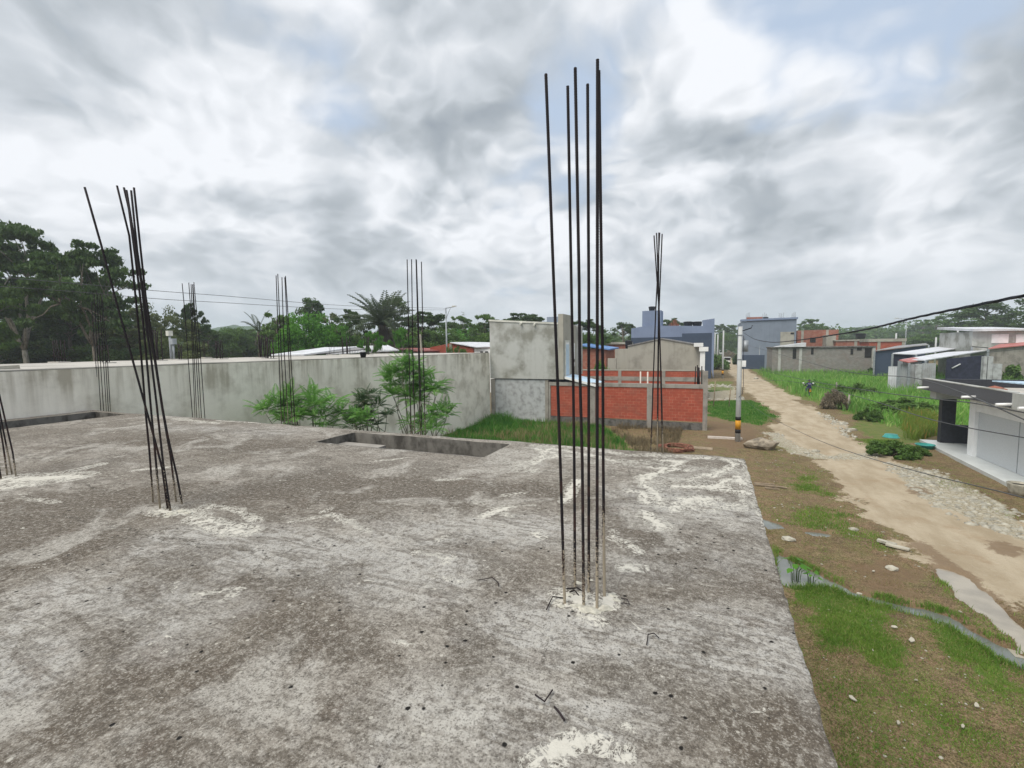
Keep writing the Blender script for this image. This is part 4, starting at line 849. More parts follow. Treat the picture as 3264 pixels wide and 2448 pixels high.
brick_block('low brown brick house behind the grey blockwork', 2664, 2770, 1087, 122, 8, M['brick_far'], (2728,), .3)
brick_block('low red brick house with a concrete roof slab left of the dark blue shed', 2770, 2885, 1089, 116, 10, M['brick'], (2802, 2880), .6)
brick_block('small brick house behind the sheds near the far right', 3055, 3098, 1083, 110, 6, M['brick_far'])
tank(2748, 1062, 1080, 123, 'black tank on the low brown brick house', 23)
# white building far right
YW = 84.; w0, w1 = X_(3100, YW, 1070), X_(3300, YW, 1070)
wb_ = root('white_roofed_building', ((w0+w1)/2, YW+5, 0), 'pale grey building with a white sheet roof at the right edge', 'building')
zt2 = Z_(3200, 1055, YW); m = MB(); m.box(w0, w1, YW, YW+10, 0, zt2); m.build('wall', M['cement'], wb_)
m = MB(); m.prism([(w0-.3, YW-.8, zt2+.01), (w1, YW-.8, zt2+.01), (w1, YW-.8, zt2+.2), (w0-.3, YW-.8, zt2+.35)], (0, 11, .6)); m.build('roof', M['roof_white'], wb_)
for a, b in ((3160, 3214), (3238, 3290)): m = MB(); m.box(X_(a, YW, 1075), X_(b, YW, 1075), YW-.1, YW-.003, Z_(a, 1094, YW), Z_(a, 1066, YW)); m.build('shutter', M['white'], wb_)
tank(3172, 1046, 1055, YW+2, 'small black tank on the white sheet roof', 14)
# open metal sheds
def shed(label, quad, Y0, Y1, mat, post=M['steel_grey'], wall=None, wl=None, drop=.08):
    """quad: roof corners as (px,py) near-left, near-right (at depth Y0), far-right, far-left (at depth Y1)"""
    P4 = [V(*quad[0], Y0), V(*quad[1], Y0), V(*quad[2], Y1), V(*quad[3], Y1)]; c = np.mean(P4, 0)
    r = root('metal_shed', (c[0], c[1], 0), label, 'shed'); m = MB(); m.prism(P4, (0, 0, .1)); m.build('roof', mat, r)
    for p in P4: m = MB(); m.box(p[0]-.09, p[0]+.09, p[1]-.09, p[1]+.09, 0, p[2]); m.build('post', post, r)
    if wall:
        a, b = P4[0], P4[1]; m = MB(); m.prism([(a[0]+.2, Y0+.3, 0), (b[0]-.2, Y0+.3, 0), (b[0]-.2, Y0+.3, b[2]-.05), (a[0]+.2, Y0+.3, a[2]-.05)], (0, .15, 0)); m.build('wall', wall, r)
    return r
shed('dark blue sided shed at the far end of the weed field', [(2788, 1119), (2960, 1100), (2950, 1096), (2860, 1104)], 88, 100, M['roof_grey'], wall=M['blue_dark'])
shed('long pale sheet roofed shed, the upper of the two pale ones', [(2845, 1128), (2920, 1131), (3100, 1106), (3010, 1104)], 70, 100, M['roof_white'], wall=M['wall_and_shade_blue'])
shed('long pale roofed shed with dark walls, the lower of the two', [(2874, 1148), (2950, 1150), (3150, 1118), (3020, 1124)], 62, 84, M['roof_white'], wall=M['zinc'])
shed('small red sheet roofed lean-to in front of the pale sheds', [(2866, 1150), (2898, 1157), (2950, 1149), (2912, 1142)], 60, 64, M['roof_red'])
shed('blue sheet roofed shed beside the pale sheds', [(3098, 1106), (3150, 1110), (3196, 1094), (3130, 1096)], 84, 96, M['roof_blue'], wall=M['wall_and_shade_blue'])
shed('brownish sheet roofed shed at the right edge', [(3150, 1113), (3290, 1100), (3290, 1086), (3200, 1094)], 76, 88, M['roof_red'], wall=M['concrete'])
def zf(label, pxs, py0, py1, Y, mat, cat='fence', name='sheet_fence'):
    x0, x1 = X_(pxs[0], Y), X_(pxs[1], Y); m = MB(); m.box(x0, x1, Y, Y+.12, 0, Z_(pxs[0], py0, Y)); o = m.build(name, mat); return tag(o, label, cat)
r = root('sheet_fence', (X_(2900, 60.5), 60.5, 0), 'patched zinc sheet fence below the pale sheds', 'fence')
for i, (a, b, t_) in enumerate(((2834, 2866, 1168), (2867, 2918, 1161), (2919, 2940, 1160), (2941, 2985, 1158))):
    m = MB(); m.box(X_(a, 60.5), X_(b, 60.5), 60.5+.03*(i % 2), 60.6+.03*(i % 2), 0, Z_(a, t_, 60.5)); m.build('sheet', (M['roof_white'], M['zinc'], M['cement_rough'], M['zinc'])[i], r)
r = root('dark_shed_wall', (X_(3080, 56), 56, 0), 'dark board wall of the lower shed with a weathered rail', 'wall')
m = MB(); m.prism([(X_(3018, 56), 56, 0), (X_(3136, 56), 56, 0), (X_(3136, 56), 56, Z_(3136, 1132, 56)), (X_(3018, 56), 56, Z_(3018, 1144, 56))], (0, .12, 0)); m.build('boards', M['wall_and_shade_blue'], r)
m = MB(); m.tube([(X_(3036, 55.9), 55.9, Z_(3036, 1174, 55.9)), (X_(3062, 55.9), 55.9, Z_(3062, 1160, 55.9))], .06, 6); m.build('rail', M['pole'], r)
r = root('block_pier', (X_(3155, 52), 52, 0), 'pair of grey concrete piers with a stub wall in front of the dark shed', 'wall')
for a, b, t_ in ((3136, 3147, 1136), (3150, 3166, 1136), (3167, 3196, 1160)): m = MB(); m.box(X_(a, 52), X_(b, 52), 52, 52.4, 0, Z_(a, t_, 52)); m.build('pier', M['cement_rough'], r)

# ------------------------------------------------------------------ roofs behind the whitewashed building
def back_house(label, wall, roofpoly, Y, mat_w, mat_r, dep=7, name='house'):
    x0, x1 = X_(wall[0], Y, 1115), X_(wall[1], Y, 1115); r = root(name, ((x0+x1)/2, Y+dep/2, 0), label, 'house')
    pts = [V(a, b, Y) for a, b in roofpoly]
    return r, x0, x1, pts
r, x0, x1, p = back_house('house with a faded red gabled roof behind the long wall', (1205, 1320), [(1190, 1128), (1234, 1113), (1330, 1121)], 47, 0, 0)
m = MB(); m.prism([(p[0][0]+.5, 47, 0), (p[2][0]-.5, 47, 0), (p[2][0]-.5, 47, p[2][2]-.1), (p[1][0], 47, p[1][2]-.1), (p[0][0]+.5, 47, p[0][2]-.1)], (0, 8, 0)); m.build('wall', M['concrete'], r)
m = MB(); m.prism([p[0], p[1], p[1]+np.array([0, 0, .12]), p[0]+np.array([0, 0, .12])], (0, 9, 0)); m.build('roof', M['roof_grey'], r)
m = MB(); m.prism([p[1], p[2], p[2]+np.array([0, 0, .12]), p[1]+np.array([0, 0, .12])], (0, 9, 0)); m.build('roof', M['roof_red'], r)
Yb = 52.; r = root('brick_warehouse', (X_(1450, Yb, 1110), Yb+5, 0), 'red brick warehouse with a sloping white roof behind the long wall', 'warehouse')
q = [V(1371, 1125, Yb), V(1371, 1107, Yb), V(1432, 1095, Yb), V(1508, 1110, Yb), V(1508, 1125, Yb)]
m = MB(); m.prism([(q[0][0], Yb, 0)]+q[1:4]+[(q[4][0], Yb, 0)], (0, 9, 0)); m.build('wall', M['brick'], r)
m = MB(); a = X_(1438, Yb, 1110); m.box(a-.2, a+.2, Yb-.12, Yb-.003, 0, Z_(1438, 1096, Yb)); m.build('column', M['concrete'], r)
q2 = [V(1438, 1094, Yb), V(1512, 1109, Yb)]; q3 = [V(1470, 1093, Yb+6), V(1566, 1096, Yb+6)]
m = MB(); m.prism([q2[0]+np.array([0, -.3, .03]), q2[1]+np.array([.4, -.3, .03]), V(1572, 1108, Yb+.2)+np.array([0, 0, .03]), V(1566, 1093.5, Yb+7), V(1490, 1092, Yb+7)], (0, 0, .1)); m.build('roof', M['roof_white'], r)
m = MB(); m.box(X_(1510, Yb), X_(1574, Yb), Yb+.2, Yb+6, 0, Z_(1540, 1110.5, Yb)); m.build('annex', M['white'], r)
for a, b in ((1530, 1538), (1545, 1554)): m = MB(); m.box(X_(a, Yb), X_(b, Yb), Yb+.12, Yb+.197, Z_(a, 1125.5, Yb), Z_(a, 1120, Yb)); m.build('window', M['opening'], r)
for lab, pl, Y, mt in (('white sheet roof with a dark gable behind the middle bars', [(862, 1134), (880, 1120), (985, 1119), (968, 1134)], 26, 'roof_white'), ('small dark gabled roof under the bright round tree', [(968, 1132), (1004, 1118), (1036, 1125), (1010, 1132)], 30, 'roof_grey'),
                       ('pale grey sheet roof in front of the umbrella tree', [(1030, 1112), (1132, 1109), (1172, 1127), (1040, 1131)], 36, 'roof_white')):
    pts = [V(a, b, Y) for a, b in pl]; pts = [pts[0], pts[3], pts[2]+np.array([0, 5, .2]), pts[1]+np.array([0, 5, .2])]
    c = np.mean(pts, 0); r = root('outbuilding', (c[0], c[1], 0), lab, 'house'); m = MB(); m.prism(pts, (0, 0, .1)); m.build('roof', M[mt], r)
    xa_, xb_ = min(p_[0] for p_ in pts)+.6, max(p_[0] for p_ in pts)-.6; m = MB(); m.box(xa_, xb_, Y+.4, Y+4.6, 0, min(p_[2] for p_ in pts)-.03); m.build('wall', M['concrete'], r)

# ------------------------------------------------------------------ house with the steel shutter, right
HX = 11.78; YN = 32.85
hs = root('shutter_house', (HX, 27, 0), 'single storey house with dark grey fascia and a wide steel door', 'house')
m = MB(); m.prism([(11.05, YN+.1, -.05), (HX+6, YN+.1, -.05), (HX+6, 10, -.05), (10.75, 10, -.05), (10.75, 24, -.05)], (0, 0, .2)); m.build('porch_floor', M['tile_floor'], hs)
m = MB(); m.box(11.0, 11.25, 10, YN+.02, 3.02, 3.62); m.build('fascia', M['granite'], hs)
m = MB(); m.box(11.25, 19, YN-.2, YN+.02, 3.02, 3.62); m.build('fascia', M['dark_panel'], hs)
m = MB(); m.box(10.99, 11.27, 24.55, YN+.03, 3.622, 3.66); m.build('coping', M['cement'], hs)
m = MB(); m.box(10.985, 11.26, 10, 24.4, 3.0, 3.64); m.build('bare_parapet', M['cement'], hs)
m = MB(); m.box(11.25, 19, 10, YN-.2, 3.05, 3.2); m.build('roof_slab', M['roof_top'], hs)
m = MB(); m.box(11.28, 18.9, YN-1.0, YN-.25, 2.6, 3.05); m.build('beam', M['cement'], hs)
m = MB(); m.box(HX-.1, HX+.5, YN-.68, YN-.3, .15, 3.02); m.build('pillar', M['dark_panel'], hs)
m = MB(); m.box(HX+.51, 16.5, YN-.6, YN-.45, .15, 1.15); m.build('low_wall', M['dark_panel'], hs)
yw = 29.35
m = MB(); m.box(HX-.08, HX+.22, yw-.55, yw, .15, 3.0); m.box(HX-.06, HX+.2, 10, yw-.552, 2.35, 3.0); m.build('door_surround', M['white'], hs)
m = MB(); m.box(HX+.225, HX+5, yw-.2, yw-.02, .15, 3.0); m.build('wall', M['white'], hs)
m = MB(); m.box(HX+.06, HX+.14, 10, yw-.553, .16, 2.34); sd_ = m.build('steel_door', M['garage'], hs)
for y in (25.6, 22.4): m = MB(); m.box(HX+.045, HX+.058, y, y+.03, .17, 2.33); m.build('door_rail', M['steel_grey'], sd_)
for k, (px, py) in enumerate(((2930, 1236), (3072, 1266), (3182, 1290), (3254, 1302))):
    p = VX(px, py, 10.6); m = MB(); m.tube([(11.0, p[1], p[2]+.03), (10.52, p[1], p[2])], .06, 10); m.build('drain_spout', M['white'], hs)
lr = root('loose_roof_sheet', (14, 29, 3.2), 'pale blue roofing sheet lying inside the dark parapet', 'roof sheet')
m = MB(); a = G(3162, 1216, 3.95); b = G(3300, 1219, 3.95); m.prism([a, b, b+np.array([0, -2.2, -.05]), a+np.array([.6, -1.2, -.05])], (0, 0, .04)); m.build('sheet', M['roof_pale'], lr)
for k in range(2): q = np.array([14.2+1.5*k, 30.2-1.2*k, 0]); m = MB(); m.box(q[0]-.08, q[0]+.08, q[1]-.08, q[1]+.08, 3.2, 3.9); m.build('block', M['brick'], lr)
p = G(3170, 1241, 3.3); m = MB(); m.rock((p[0], p[1], 3.3), .3, 5, (1.5, 1, .5)); tag(m.build('brick_rubble', M['brick_far']), 'lump of reddish rubble on the roof behind the dark fascia', 'rubble')
# potted bucket, basin, tub
p = G(3246, 1580, 0); bk = root('bucket', (p[0], p[1], 0), 'grey stone coloured pot at the corner of the tiled porch', 'pot')
m = MB(); m.lathe([(.22, 0), (.28, .2), (.32, .42), (.33, .47), (.28, .47), (.26, .4)], (p[0], p[1], 0), 18); m.build('body', M['stone'], bk); m = MB(); m.lathe([(.27, .4), (.0, .41)], (p[0], p[1], 0), 16); m.build('soil', M['opening'], bk)
def basin(label, px, py, r, h, z, flip=False):
    p = G(px, py, z); b = root('plastic_basin', (p[0], p[1], z), label, 'basin'); prof = [(r*.75, 0), (r*.95, h*.8), (r*1.06, h*.85), (r*1.06, h), (r*.98, h), (r*.7, h*.12), (0, h*.1)]
    if flip: prof = [(r*1.06, 0), (r*1.06, h*.15), (r*.95, h*.2), (r*.75, h), (0, h)]
    m = MB(); m.lathe(prof, (p[0], p[1], z), 20); m.build('body', M['teal'], b); return b
basin('teal plastic basin on the ground beside the porch', 2948, 1430, .4, .24, 0)
basin('upturned teal tub lying on top of the roadside bush', 2840, 1394, .34, .17, .8, True)

# ------------------------------------------------------------------ poles and wires
def pole(px, py, ptop, label, r=.15, bands=True, gear=True, depth=None):
    p = G(px, py, 0) if depth is None else np.array([*spot(px, depth), 0]); d = float((p-EYE)@fw); h = 5.7+(hz(px)-ptop)/F*d
    o = root('utility_pole', (p[0], p[1], 0), label, 'utility pole', 'concrete utility poles along the street')
    m = MB(); m.tube([(p[0], p[1], -.2), (p[0], p[1], h*.5), (p[0], p[1], h)], [r, r*.86, r*.72], 16); m.build('shaft', M['pole'], o)
    if bands:
        rr = lambda z: (r-(r*.28)*z/h)*1.012+.004
        for z0, z1, mm in ((.52, .75, 'paint_black'), (.753, 1.27, 'paint_yellow'), (1.273, 1.48, 'paint_black')):
            m = MB(); m.lathe([(rr(z0), z0), (rr(z1), z1)], (p[0], p[1], 0), 20); m.build('painted_band', M[mm], o)
    if gear:
        m = MB(); m.tube([(p[0]+.1, p[1], h-.25), (p[0]+.55, p[1]-.05, h-.1), (p[0]+.6, p[1]-.05, h+.05)], .03, 6); m.build('bracket', M['black'], o)
        m = MB(); m.box(p[0]+.14, p[0]+.42, p[1]-.12, p[1]+.12, h-1.45, h-.8); m.tube([(p[0]+.22, p[1]-.05, h-.8), (p[0]+.16, p[1]-.05, h-.5)], .03, 6); m.build('splice_box', M['steel_grey'], o)
        m = MB(); m.box(p[0]+.12, p[0]+.32, p[1]-.2, p[1]-.03, h-2.3, h-1.95); m.build('meter_box', M['white'], o)
        m = MB(); m.tube([(p[0]+.17, p[1]-.12, h-.5), (p[0]+.19, p[1]-.12, h-2.2), (p[0]+.22, p[1]-.13, h*.5), (p[0]+.17, p[1]-.14, h*.42), (p[0]-.0, p[1]-.15, h*.395)], .016, 6); m.build('conduit', M['cable'], o)
        for zz_ in (h*.36, h-.5, h-1.9): m = MB(); m.lathe([(r*.95, 0), (r*.95, .04)], (p[0], p[1], zz_), 16); m.build('strap', M['steel_grey'], o)
    return o, p, h
po, pp, ph = pole(2351, 1408, 1042, 'nearest concrete pole with an amber band between two black ones')
pole(2303, 1206, 1054, 'second pole down the street with black bands at its foot', .16, True, False)
pole(2288, 1160, 1066, 'third pole down the street against the blue building', .2, False, False, 118)
pole(2279, 1150, 1062, 'slim far pole closest to the blue building corner', .2, False, False, 140)
pole(2422, 1160, 1063, 'pale pole on the right side of the street before the grey blue building', .14, False, False, 104)
pole(2394, 1150, 1083, 'short pale post left of the sheet roof by the street bushes', .2, False, False, 110)
def lamp(px, pbase, ptop, depth, label, arm):
    x, y = spot(px, depth); h = top_z(px, ptop, depth); o = root('street_lamp', (x, y, 0), label, 'street lamp')
    m = MB(); m.tube([(x, y, 0), (x, y, h)], [.13, .08], 8); m.build('pole', M['steel_grey'], o)
    m = MB(); m.tube([(x, y, h-.05), (x+arm*.5, y, h+.02), (x+arm, y, h+.1)], .05, 6); m.tube([(x, y, h-1.3), (x+arm*.5, y, h-.05)], .035, 5); m.build('arm', M['steel_grey'], o)
    m = MB(); m.box(min(x+arm*.7, x+arm*1.1), max(x+arm*.7, x+arm*1.1), y-.12, y+.12, h+.08, h+.2); m.build('lamp_head', M['offwhite'], o); return o, (x, y, h)
lo, lp = lamp(1424, 1125, 982, 56, 'street lamp with a braced arm rising behind the long wall', 1.3)
lamp(2887, 1100, 1015, 120, 'street lamp with a long arm above the far right treeline', -2.4)
for k, (px, ptop, d_) in enumerate(((1342, 1065, 50), (1192, 1060, 48), (1180, 1060, 52))):
    x, y = spot(px, d_); m = MB(); h = top_z(px, ptop, d_); m.tube([(x, y, 0), (x+.1, y, h*.6), (x-.05, y, h)], .1, 7)
    tag(m.build('pale_post', M['bark_pale']), ['pale leaning post behind the wall near the brick warehouse', 'crooked pale post right of the small green tree', 'short pale post left of the small green tree'][k], 'post')
for k, (px, ptop, d_) in enumerate(((2984, 1075, 100), (3052, 1052, 96), (2856, 1062, 105), (3214, 1055, 78), (3240, 1060, 80))):
    x, y = spot(px, d_); m = MB(); m.tube([(x, y, 0), (x, y, top_z(px, ptop, d_))], .16, 7)
    tag(m.build('concrete_post', M['pole']), ['pale post above the blue sided shed roof', 'tall pale post behind the pale shed roofs', 'thin grey post above the low red brick house', 'left grey post in front of the white roofed building', 'right grey post in front of the white roofed building'][k], 'post')
def cable(label, pts, X, r, mat='cable', ends=(), sm_=12):
    P = [VX(a, b, X) for a, b in pts]; P = [np.array(q) for q in list(ends[:1])+P+list(ends[1:])]; P.sort(key=lambda q: q[1])
    y = np.array([q[1] for q in P]); z = np.array([q[2] for q in P]); xx = np.array([q[0] for q in P]); s = np.gradient(z, y); out = []
    for i in range(len(P)-1):                # cubic through the measured heights
        h = y[i+1]-y[i]
        for j in range(sm_):
            t = j/sm_; out.append(np.array([xx[i]+(xx[i+1]-xx[i])*t, y[i]+h*t, (1+2*t)*(1-t)**2*z[i]+t*(1-t)**2*h*s[i]+t*t*(3-2*t)*z[i+1]+t*t*(t-1)*h*s[i+1]]))
    out.append(P[-1]); m = MB(); m.tube(out, r, 6); return out, m
pt = np.array([pp[0]+.15, pp[1], ph-.35])
o1, m = cable('', [(2412, 1083), (2465, 1091), (2531, 1086), (2631, 1072), (2797, 1042), (2911, 1014), (3264, 942)], 1.62, .013, ends=(pt, np.array([1.62, -14, 6.6])))
r = root('bundled_cable', (1.62, 20, 6.2), 'thick twisted cable sweeping from the near pole to the upper right', 'cable')
for k in range(3):
    mb = MB(); fine = []
    for i in range(len(o1)-1):
        n_ = max(1, int(np.linalg.norm(o1[i+1]-o1[i])/.09))
        fine += [o1[i]+(o1[i+1]-o1[i])*j/n_ for j in range(n_)]
    acc = 0; tw = []
    for i, q in enumerate(fine):
        if i: acc += np.linalg.norm(q-fine[i-1])
        w = acc*2*math.pi/.75+k*2.094; tw.append(q+np.array([math.cos(w), 0, math.sin(w)])*.0062)
    mb.tube(tw, .0052, 5); mb.build('strand', M['cable'], r)
for lab, pts, X, rr, e in (
    ('thin cable crossing the weed field from the pole, upper one', [(2445, 1118), (2572, 1153), (2665, 1178), (2771, 1195), (2919, 1206)], 1.6, .0035, (np.array([pp[0]+.15, pp[1], ph-1.]), np.array([1.6, 2.5, 5.15]))),
    ('thin cable passing behind the motorcycle down to the fascia', [(2450, 1185), (2592, 1216), (2665, 1229), (3000, 1274), (3096, 1284), (3264, 1315)], 1.6, .004, (np.array([pp[0]+.15, pp[1], ph-2.2]), np.array([1.6, -8, 4.9]))),
    ('slack thin cable crossing the porch front', [(2800, 1283), (2995, 1344), (3110, 1368), (3264, 1395)], 1.6, .0035, (np.array([pp[0]+.15, pp[1], ph-3.2]), np.array([1.6, -8, 4.8]))),
    ('lowest thin cable crossing the sandy road', [(2440, 1322), (2508, 1357), (2730, 1447), (2974, 1516), (3264, 1587)], 1.6, .0036, (np.array([pp[0]+.15, pp[1], 2.65]), np.array([1.6, -8, 4.2]))),
    ('pale thin cable level with the block house foot', [(2560, 1151), (2771, 1149), (2860, 1143), (3000, 1136), (3264, 1112)], 30, .03, ())):
    _, m = cable(lab, pts, X, rr, ends=e); tag(m.build('wire', M['cable_pale']), lab, 'cable', 'thin cables strung along the street')
LX = lp[0]
for lab, pts in (('upper thin wire running to the street lamp past the big trees', [(-40, 882), (289, 908), (475, 925), (700, 942), (1031, 970)]), ('lower thin wire past the big trees', [(-40, 911), (255, 931), (496, 952), (700, 964), (1031, 983)])):
    _, m = cable(lab, pts, LX, .016, ends=(np.array(VX(-60, 881 if 'upper' in lab else 910, LX)), np.array([lp[0], lp[1], lp[2]-(.05 if 'upper' in lab else .25)]))); tag(m.build('wire', M['cable_pale']), lab, 'cable', 'wires behind the whitewashed building')

# ------------------------------------------------------------------ fence posts, boards, stones, litter
def gpt(px, py): p = G(px, py); return float(p[0]), float(p[1])
for k, (px, py, pt_, lean) in enumerate(((2700, 1308, 1256, .12), (2665, 1262, 1218, 0))):
    x, y = gpt(px, py); d = float((np.array([x, y, 0])-EYE)@fw); m = MB(); h = (py-pt_)/F*d; m.tube([(x, y, -.1), (x+lean, y, h)], .07, 7)
    tag(m.build('fence_post', M['bark_pale']), ['leaning grey fence post beside the dry bush', 'upright grey fence post behind the dry bush'][k], 'post')
for k, (px, py, pt_) in enumerate(((2274, 1295, 1214), (2323, 1296, 1236))):
    x, y = gpt(px, py); d = float((np.array([x, y, 0])-EYE)@fw); m = MB(); m.tube([(x, y, -.1), (x+.12, y, (py-pt_)/F*d)], .05, 6)
    tag(m.build('stake', M['wood']), ['thin stake on the lawn by the red wall corner', 'thin stake on the lawn left of the near pole'][k], 'stake')
def board(label, px, py, L, w, rz, t=.05, mat='wood', cat='board'):
    x, y = gpt(px, py); m = MB(); m.box(x-L/2, x+L/2, y-w/2, y+w/2, .02, .02+t, rz=rz, jit=.008); return tag(m.build('board', M[mat]), label, cat)
board('pale plank lying on the ground left of the near pole', 2310, 1400, 1.9, .2, .03, .12, 'pvc'); board('flat pale board on the brown ground near the slab corner', 2237, 1431, 1.1, .55, -.05)
board('longer stick of the pair lying beside the slab corner', 2455, 1553, 1.15, .07, -.05); board('shorter stick of the pair lying beside the slab corner', 2435, 1546, .75, .06, .12); board('thin stick on the brown verge', 2462, 1561, .5, .04, -.1)
board('flat grey stone slab in the muddy verge', 2826, 1734, .42, .16, -.55, .06, 'stone', 'slab'); board('white slab at the muddy road edge', 2861, 1748, .5, .17, -.45, .05, 'paper', 'slab')
x, y = gpt(2425, 1430); m = MB(); m.rock((x, y, .22), .62, 21, (1.35, .8, .55)); tag(m.build('boulder', M['rock']), 'large flat topped boulder right of the near pole', 'rock')
x, y = gpt(2155, 1434); cw = root('wire_coil', (x, y, 0), 'flattened heap of rust coloured wire by the slab corner', 'wire')
m = MB(); pts = [(x+.75*math.cos(a)*(1+.25*math.sin(3.3*a)), y+.75*math.sin(a)*(1+.2*math.sin(2.7*a)), .12+.10*math.sin(1.7*a)) for a in np.linspace(0, 90, 420)]; m.tube(pts, .022, 5); m.build('loops', M['rustwire'], cw)
for k, (px, py, r, lab) in enumerate(((2512, 1722, .13, 'tan stone on the brown strip between the two ditches'), (2720, 1690, .1, 'pale stone beside the flat slab in the verge'), (2842, 1815, .11, 'brown stone near the puddle'), (2600, 1440, .15, 'whitish stone on the near road edge'), (2905, 1460, .16, 'flat pale stone in front of the porch'), (2716, 1372, .2, 'white stone on the right road shoulder'), (2690, 1352, .2, 'pale stone on the right road shoulder, nearer the field'), (2572, 1446, .12, 'small tan stone on the white gravel'), (2410, 1208, .3, 'white block at the far road edge by the weeds'))):
    x, y = gpt(px, py); m = MB(); m.rock((x, y, r*.25), r, 60+k, (1.3, 1, .6)); tag(m.build('stone', M['stone']), lab, 'stone')
LIT = [(2784, 1826, .07, 'white scrap on the brown bank above the ditch'), (3112, 2256, .09, 'bright white scrap low in the grassy verge at right'), (2850, 2005, .11, 'beige scrap in the middle of the green verge'), (2905, 2047, .12, 'long beige scrap right of the green patch'), (2718, 2234, .11, 'pale scrap low on the brown turf'), (2740, 1898, .1, 'yellowish scrap on the ditch edge'), (2863, 2312, .07, 'small pale scrap near the bottom of the verge'), (3068, 2322, .07, 'tan scrap at the bottom right of the verge'),
       (2920, 2176, .05, 'tiny white scrap right of middle in the turf'), (2478, 1662, .05, 'white crumb by the slab edge pool'), (2632, 1685, .05, 'white crumb above the shallow water'), (2680, 1620, .06, 'white flake on the sandy verge'), (2708, 1661, .06, 'pair flake on the sandy verge, lower one'), (2618, 1803, .06, 'pale flake beside the plants in the ditch'), (2782, 2080, .05, 'white flake inside the green patch'), (3060, 1956, .06, 'white flake beside the long puddle'), (2728, 1293, .16, 'white scrap in the weeds by the leaning post'), (2768, 1284, .2, 'two lobed white litter in the weeds'), (2768, 1293, .16, 'lower white litter in the weeds')]
for k, (px, py, r, lab) in enumerate(LIT):
    x, y = gpt(px, py); r *= .5; z = .7 if py < 1300 else .03; m = MB(); a = random.uniform(0, 3)
    base = [(r*math.cos(t)*random.uniform(.6, 1.2)*1.3, r*.7*math.sin(t)*random.uniform(.6, 1.2)) for t in np.linspace(0, 6.28, 8)[:-1]]
    m.prism([(x+u*math.cos(a)-v*math.sin(a), y+u*math.sin(a)+v*math.cos(a), z+random.uniform(0, .02)) for u, v in base], (0, 0, .014)); tag(m.build('scrap', M['paper']), lab, 'litter')
def scatter_stones(label, poly, n, r0, r1, seed, mat):
    R_ = np.random.default_rng(seed); poly = np.array(poly); lo, hi = poly.min(0), poly.max(0); base = MB(); base.rock((0, 0, 0), 1, seed, (1, 1, 1), 1); bv = np.array(base.v); bf = np.array(base.f); V_, F_ = [], []; k = 0
    while k < n:
        p = R_.uniform(lo, hi); s = sdf(np.array([p[0]]), np.array([p[1]]), poly)[0]
        if s < R_.uniform(-.3, .2): continue
        r = r0+(r1-r0)*R_.random()**3; a = R_.uniform(0, 6.28); v = bv*np.array([1.2, .85, .6])*R_.uniform(.75, 1.25, 3)*r; c, s_ = math.cos(a), math.sin(a)
        V_.append(np.stack([v[:, 0]*c-v[:, 1]*s_+p[0], v[:, 0]*s_+v[:, 1]*c+p[1], v[:, 2]-r*.1], -1)); F_.append(bf+k*len(bv)); k += 1
    o = link('gravel', np_mesh('gravel', np.concatenate(V_), np.concatenate(F_), mat, False)); return tag(o, label, 'gravel', kind='stuff')
scatter_stones('pale broken stones spread in front of the porch', GRAVEL[1], 620, .025, .17, 3, M['stone'])
scatter_stones('white gravel along the near edge of the road', GRAVEL[0], 300, .03, .13, 4, M['stone'])
scatter_stones('white gravel heap on the right road shoulder', gp([(2610, 1315), (2640, 1322), (2690, 1350), (2720, 1400), (2690, 1392), (2650, 1345)]), 160, .05, .18, 5, M['stone'])
scatter_stones('pebbles and crumbs strewn over the brown verge', gp([(2400, 1450), (2620, 1480), (2800, 1650), (2950, 1770), (2900, 1900), (2700, 1830), (2480, 1640)]), 260, .01, .045, 6, M['stone'])
scatter_stones('pebbles scattered over the bottom verge', gp([(2560, 1950), (2900, 1960), (3264, 2200), (3264, 2448), (2720, 2448)]), 120, .01, .025, 7, M['stone'])
scatter_stones('rubble along the track left of the pole', gp([(2256, 1225), (2350, 1228), (2350, 1236), (2256, 1234), (2256, 1268), (2370, 1270), (2370, 1278), (2256, 1276)]), 120, .08, .3, 8, M['stone'])

# ------------------------------------------------------------------ vehicles and the rider
def van(px, py, label, rz=0, s=1.):
    x, y = gpt(px, py); v = root('parked_van', (x, y, 0), label, 'van')
    L, W, Hh = 3.9*s, 1.75*s, 1.95*s
    m = MB(); m.prism([(x-W/2, y, .35*s), (x-W/2, y+L, .35*s), (x-W/2, y+L, .95*s), (x-W/2, y+L*.82, 1.1*s), (x-W/2, y+L*.7, Hh), (x-W/2, y+.1, Hh), (x-W/2, y, 1.1*s)], (W, 0, 0)); m.build('body', M['white'], v, .05)
    m = MB(); m.box(x-W*.46, x+W*.46, y-.03, y+.06, 1.05*s, 1.88*s); m.build('rear_window', M['glass_dark'], v)
    m = MB(); m.box(x-W*.52, x+W*.52, y-.1, y+.05, .32*s, .5*s); m.build('bumper', M['black'], v)
    for sx in (-1, 1): m = MB(); m.box(x+sx*W*.42-.07, x+sx*W*.42+.07, y-.04, y+.02, .7*s, 1.0*s); m.build('tail_light', M['roof_red'], v)
    for sx in (-1, 1):
        for yy in (.6, L-.6):
            m = MB(); m.tube([(x+sx*(W/2-.2), y+yy, .32*s), (x+sx*(W/2+.01), y+yy, .32*s)], .32*s, 14); m.build('wheel', M['rubber'], v)
    return v
van(2318, 1160, 'white van with a dark rear window driving up the dirt road'); van(2300, 1131, 'white vehicle parked furthest up the street', s=1.25)
mx, my = gpt(2580, 1263)
mc = root('motorcycle', (mx, my, 0), 'small dark motorcycle carrying a rider on the side track', 'motorcycle')
def at(dx, dy, z): return (mx+dx, my+dy, z)
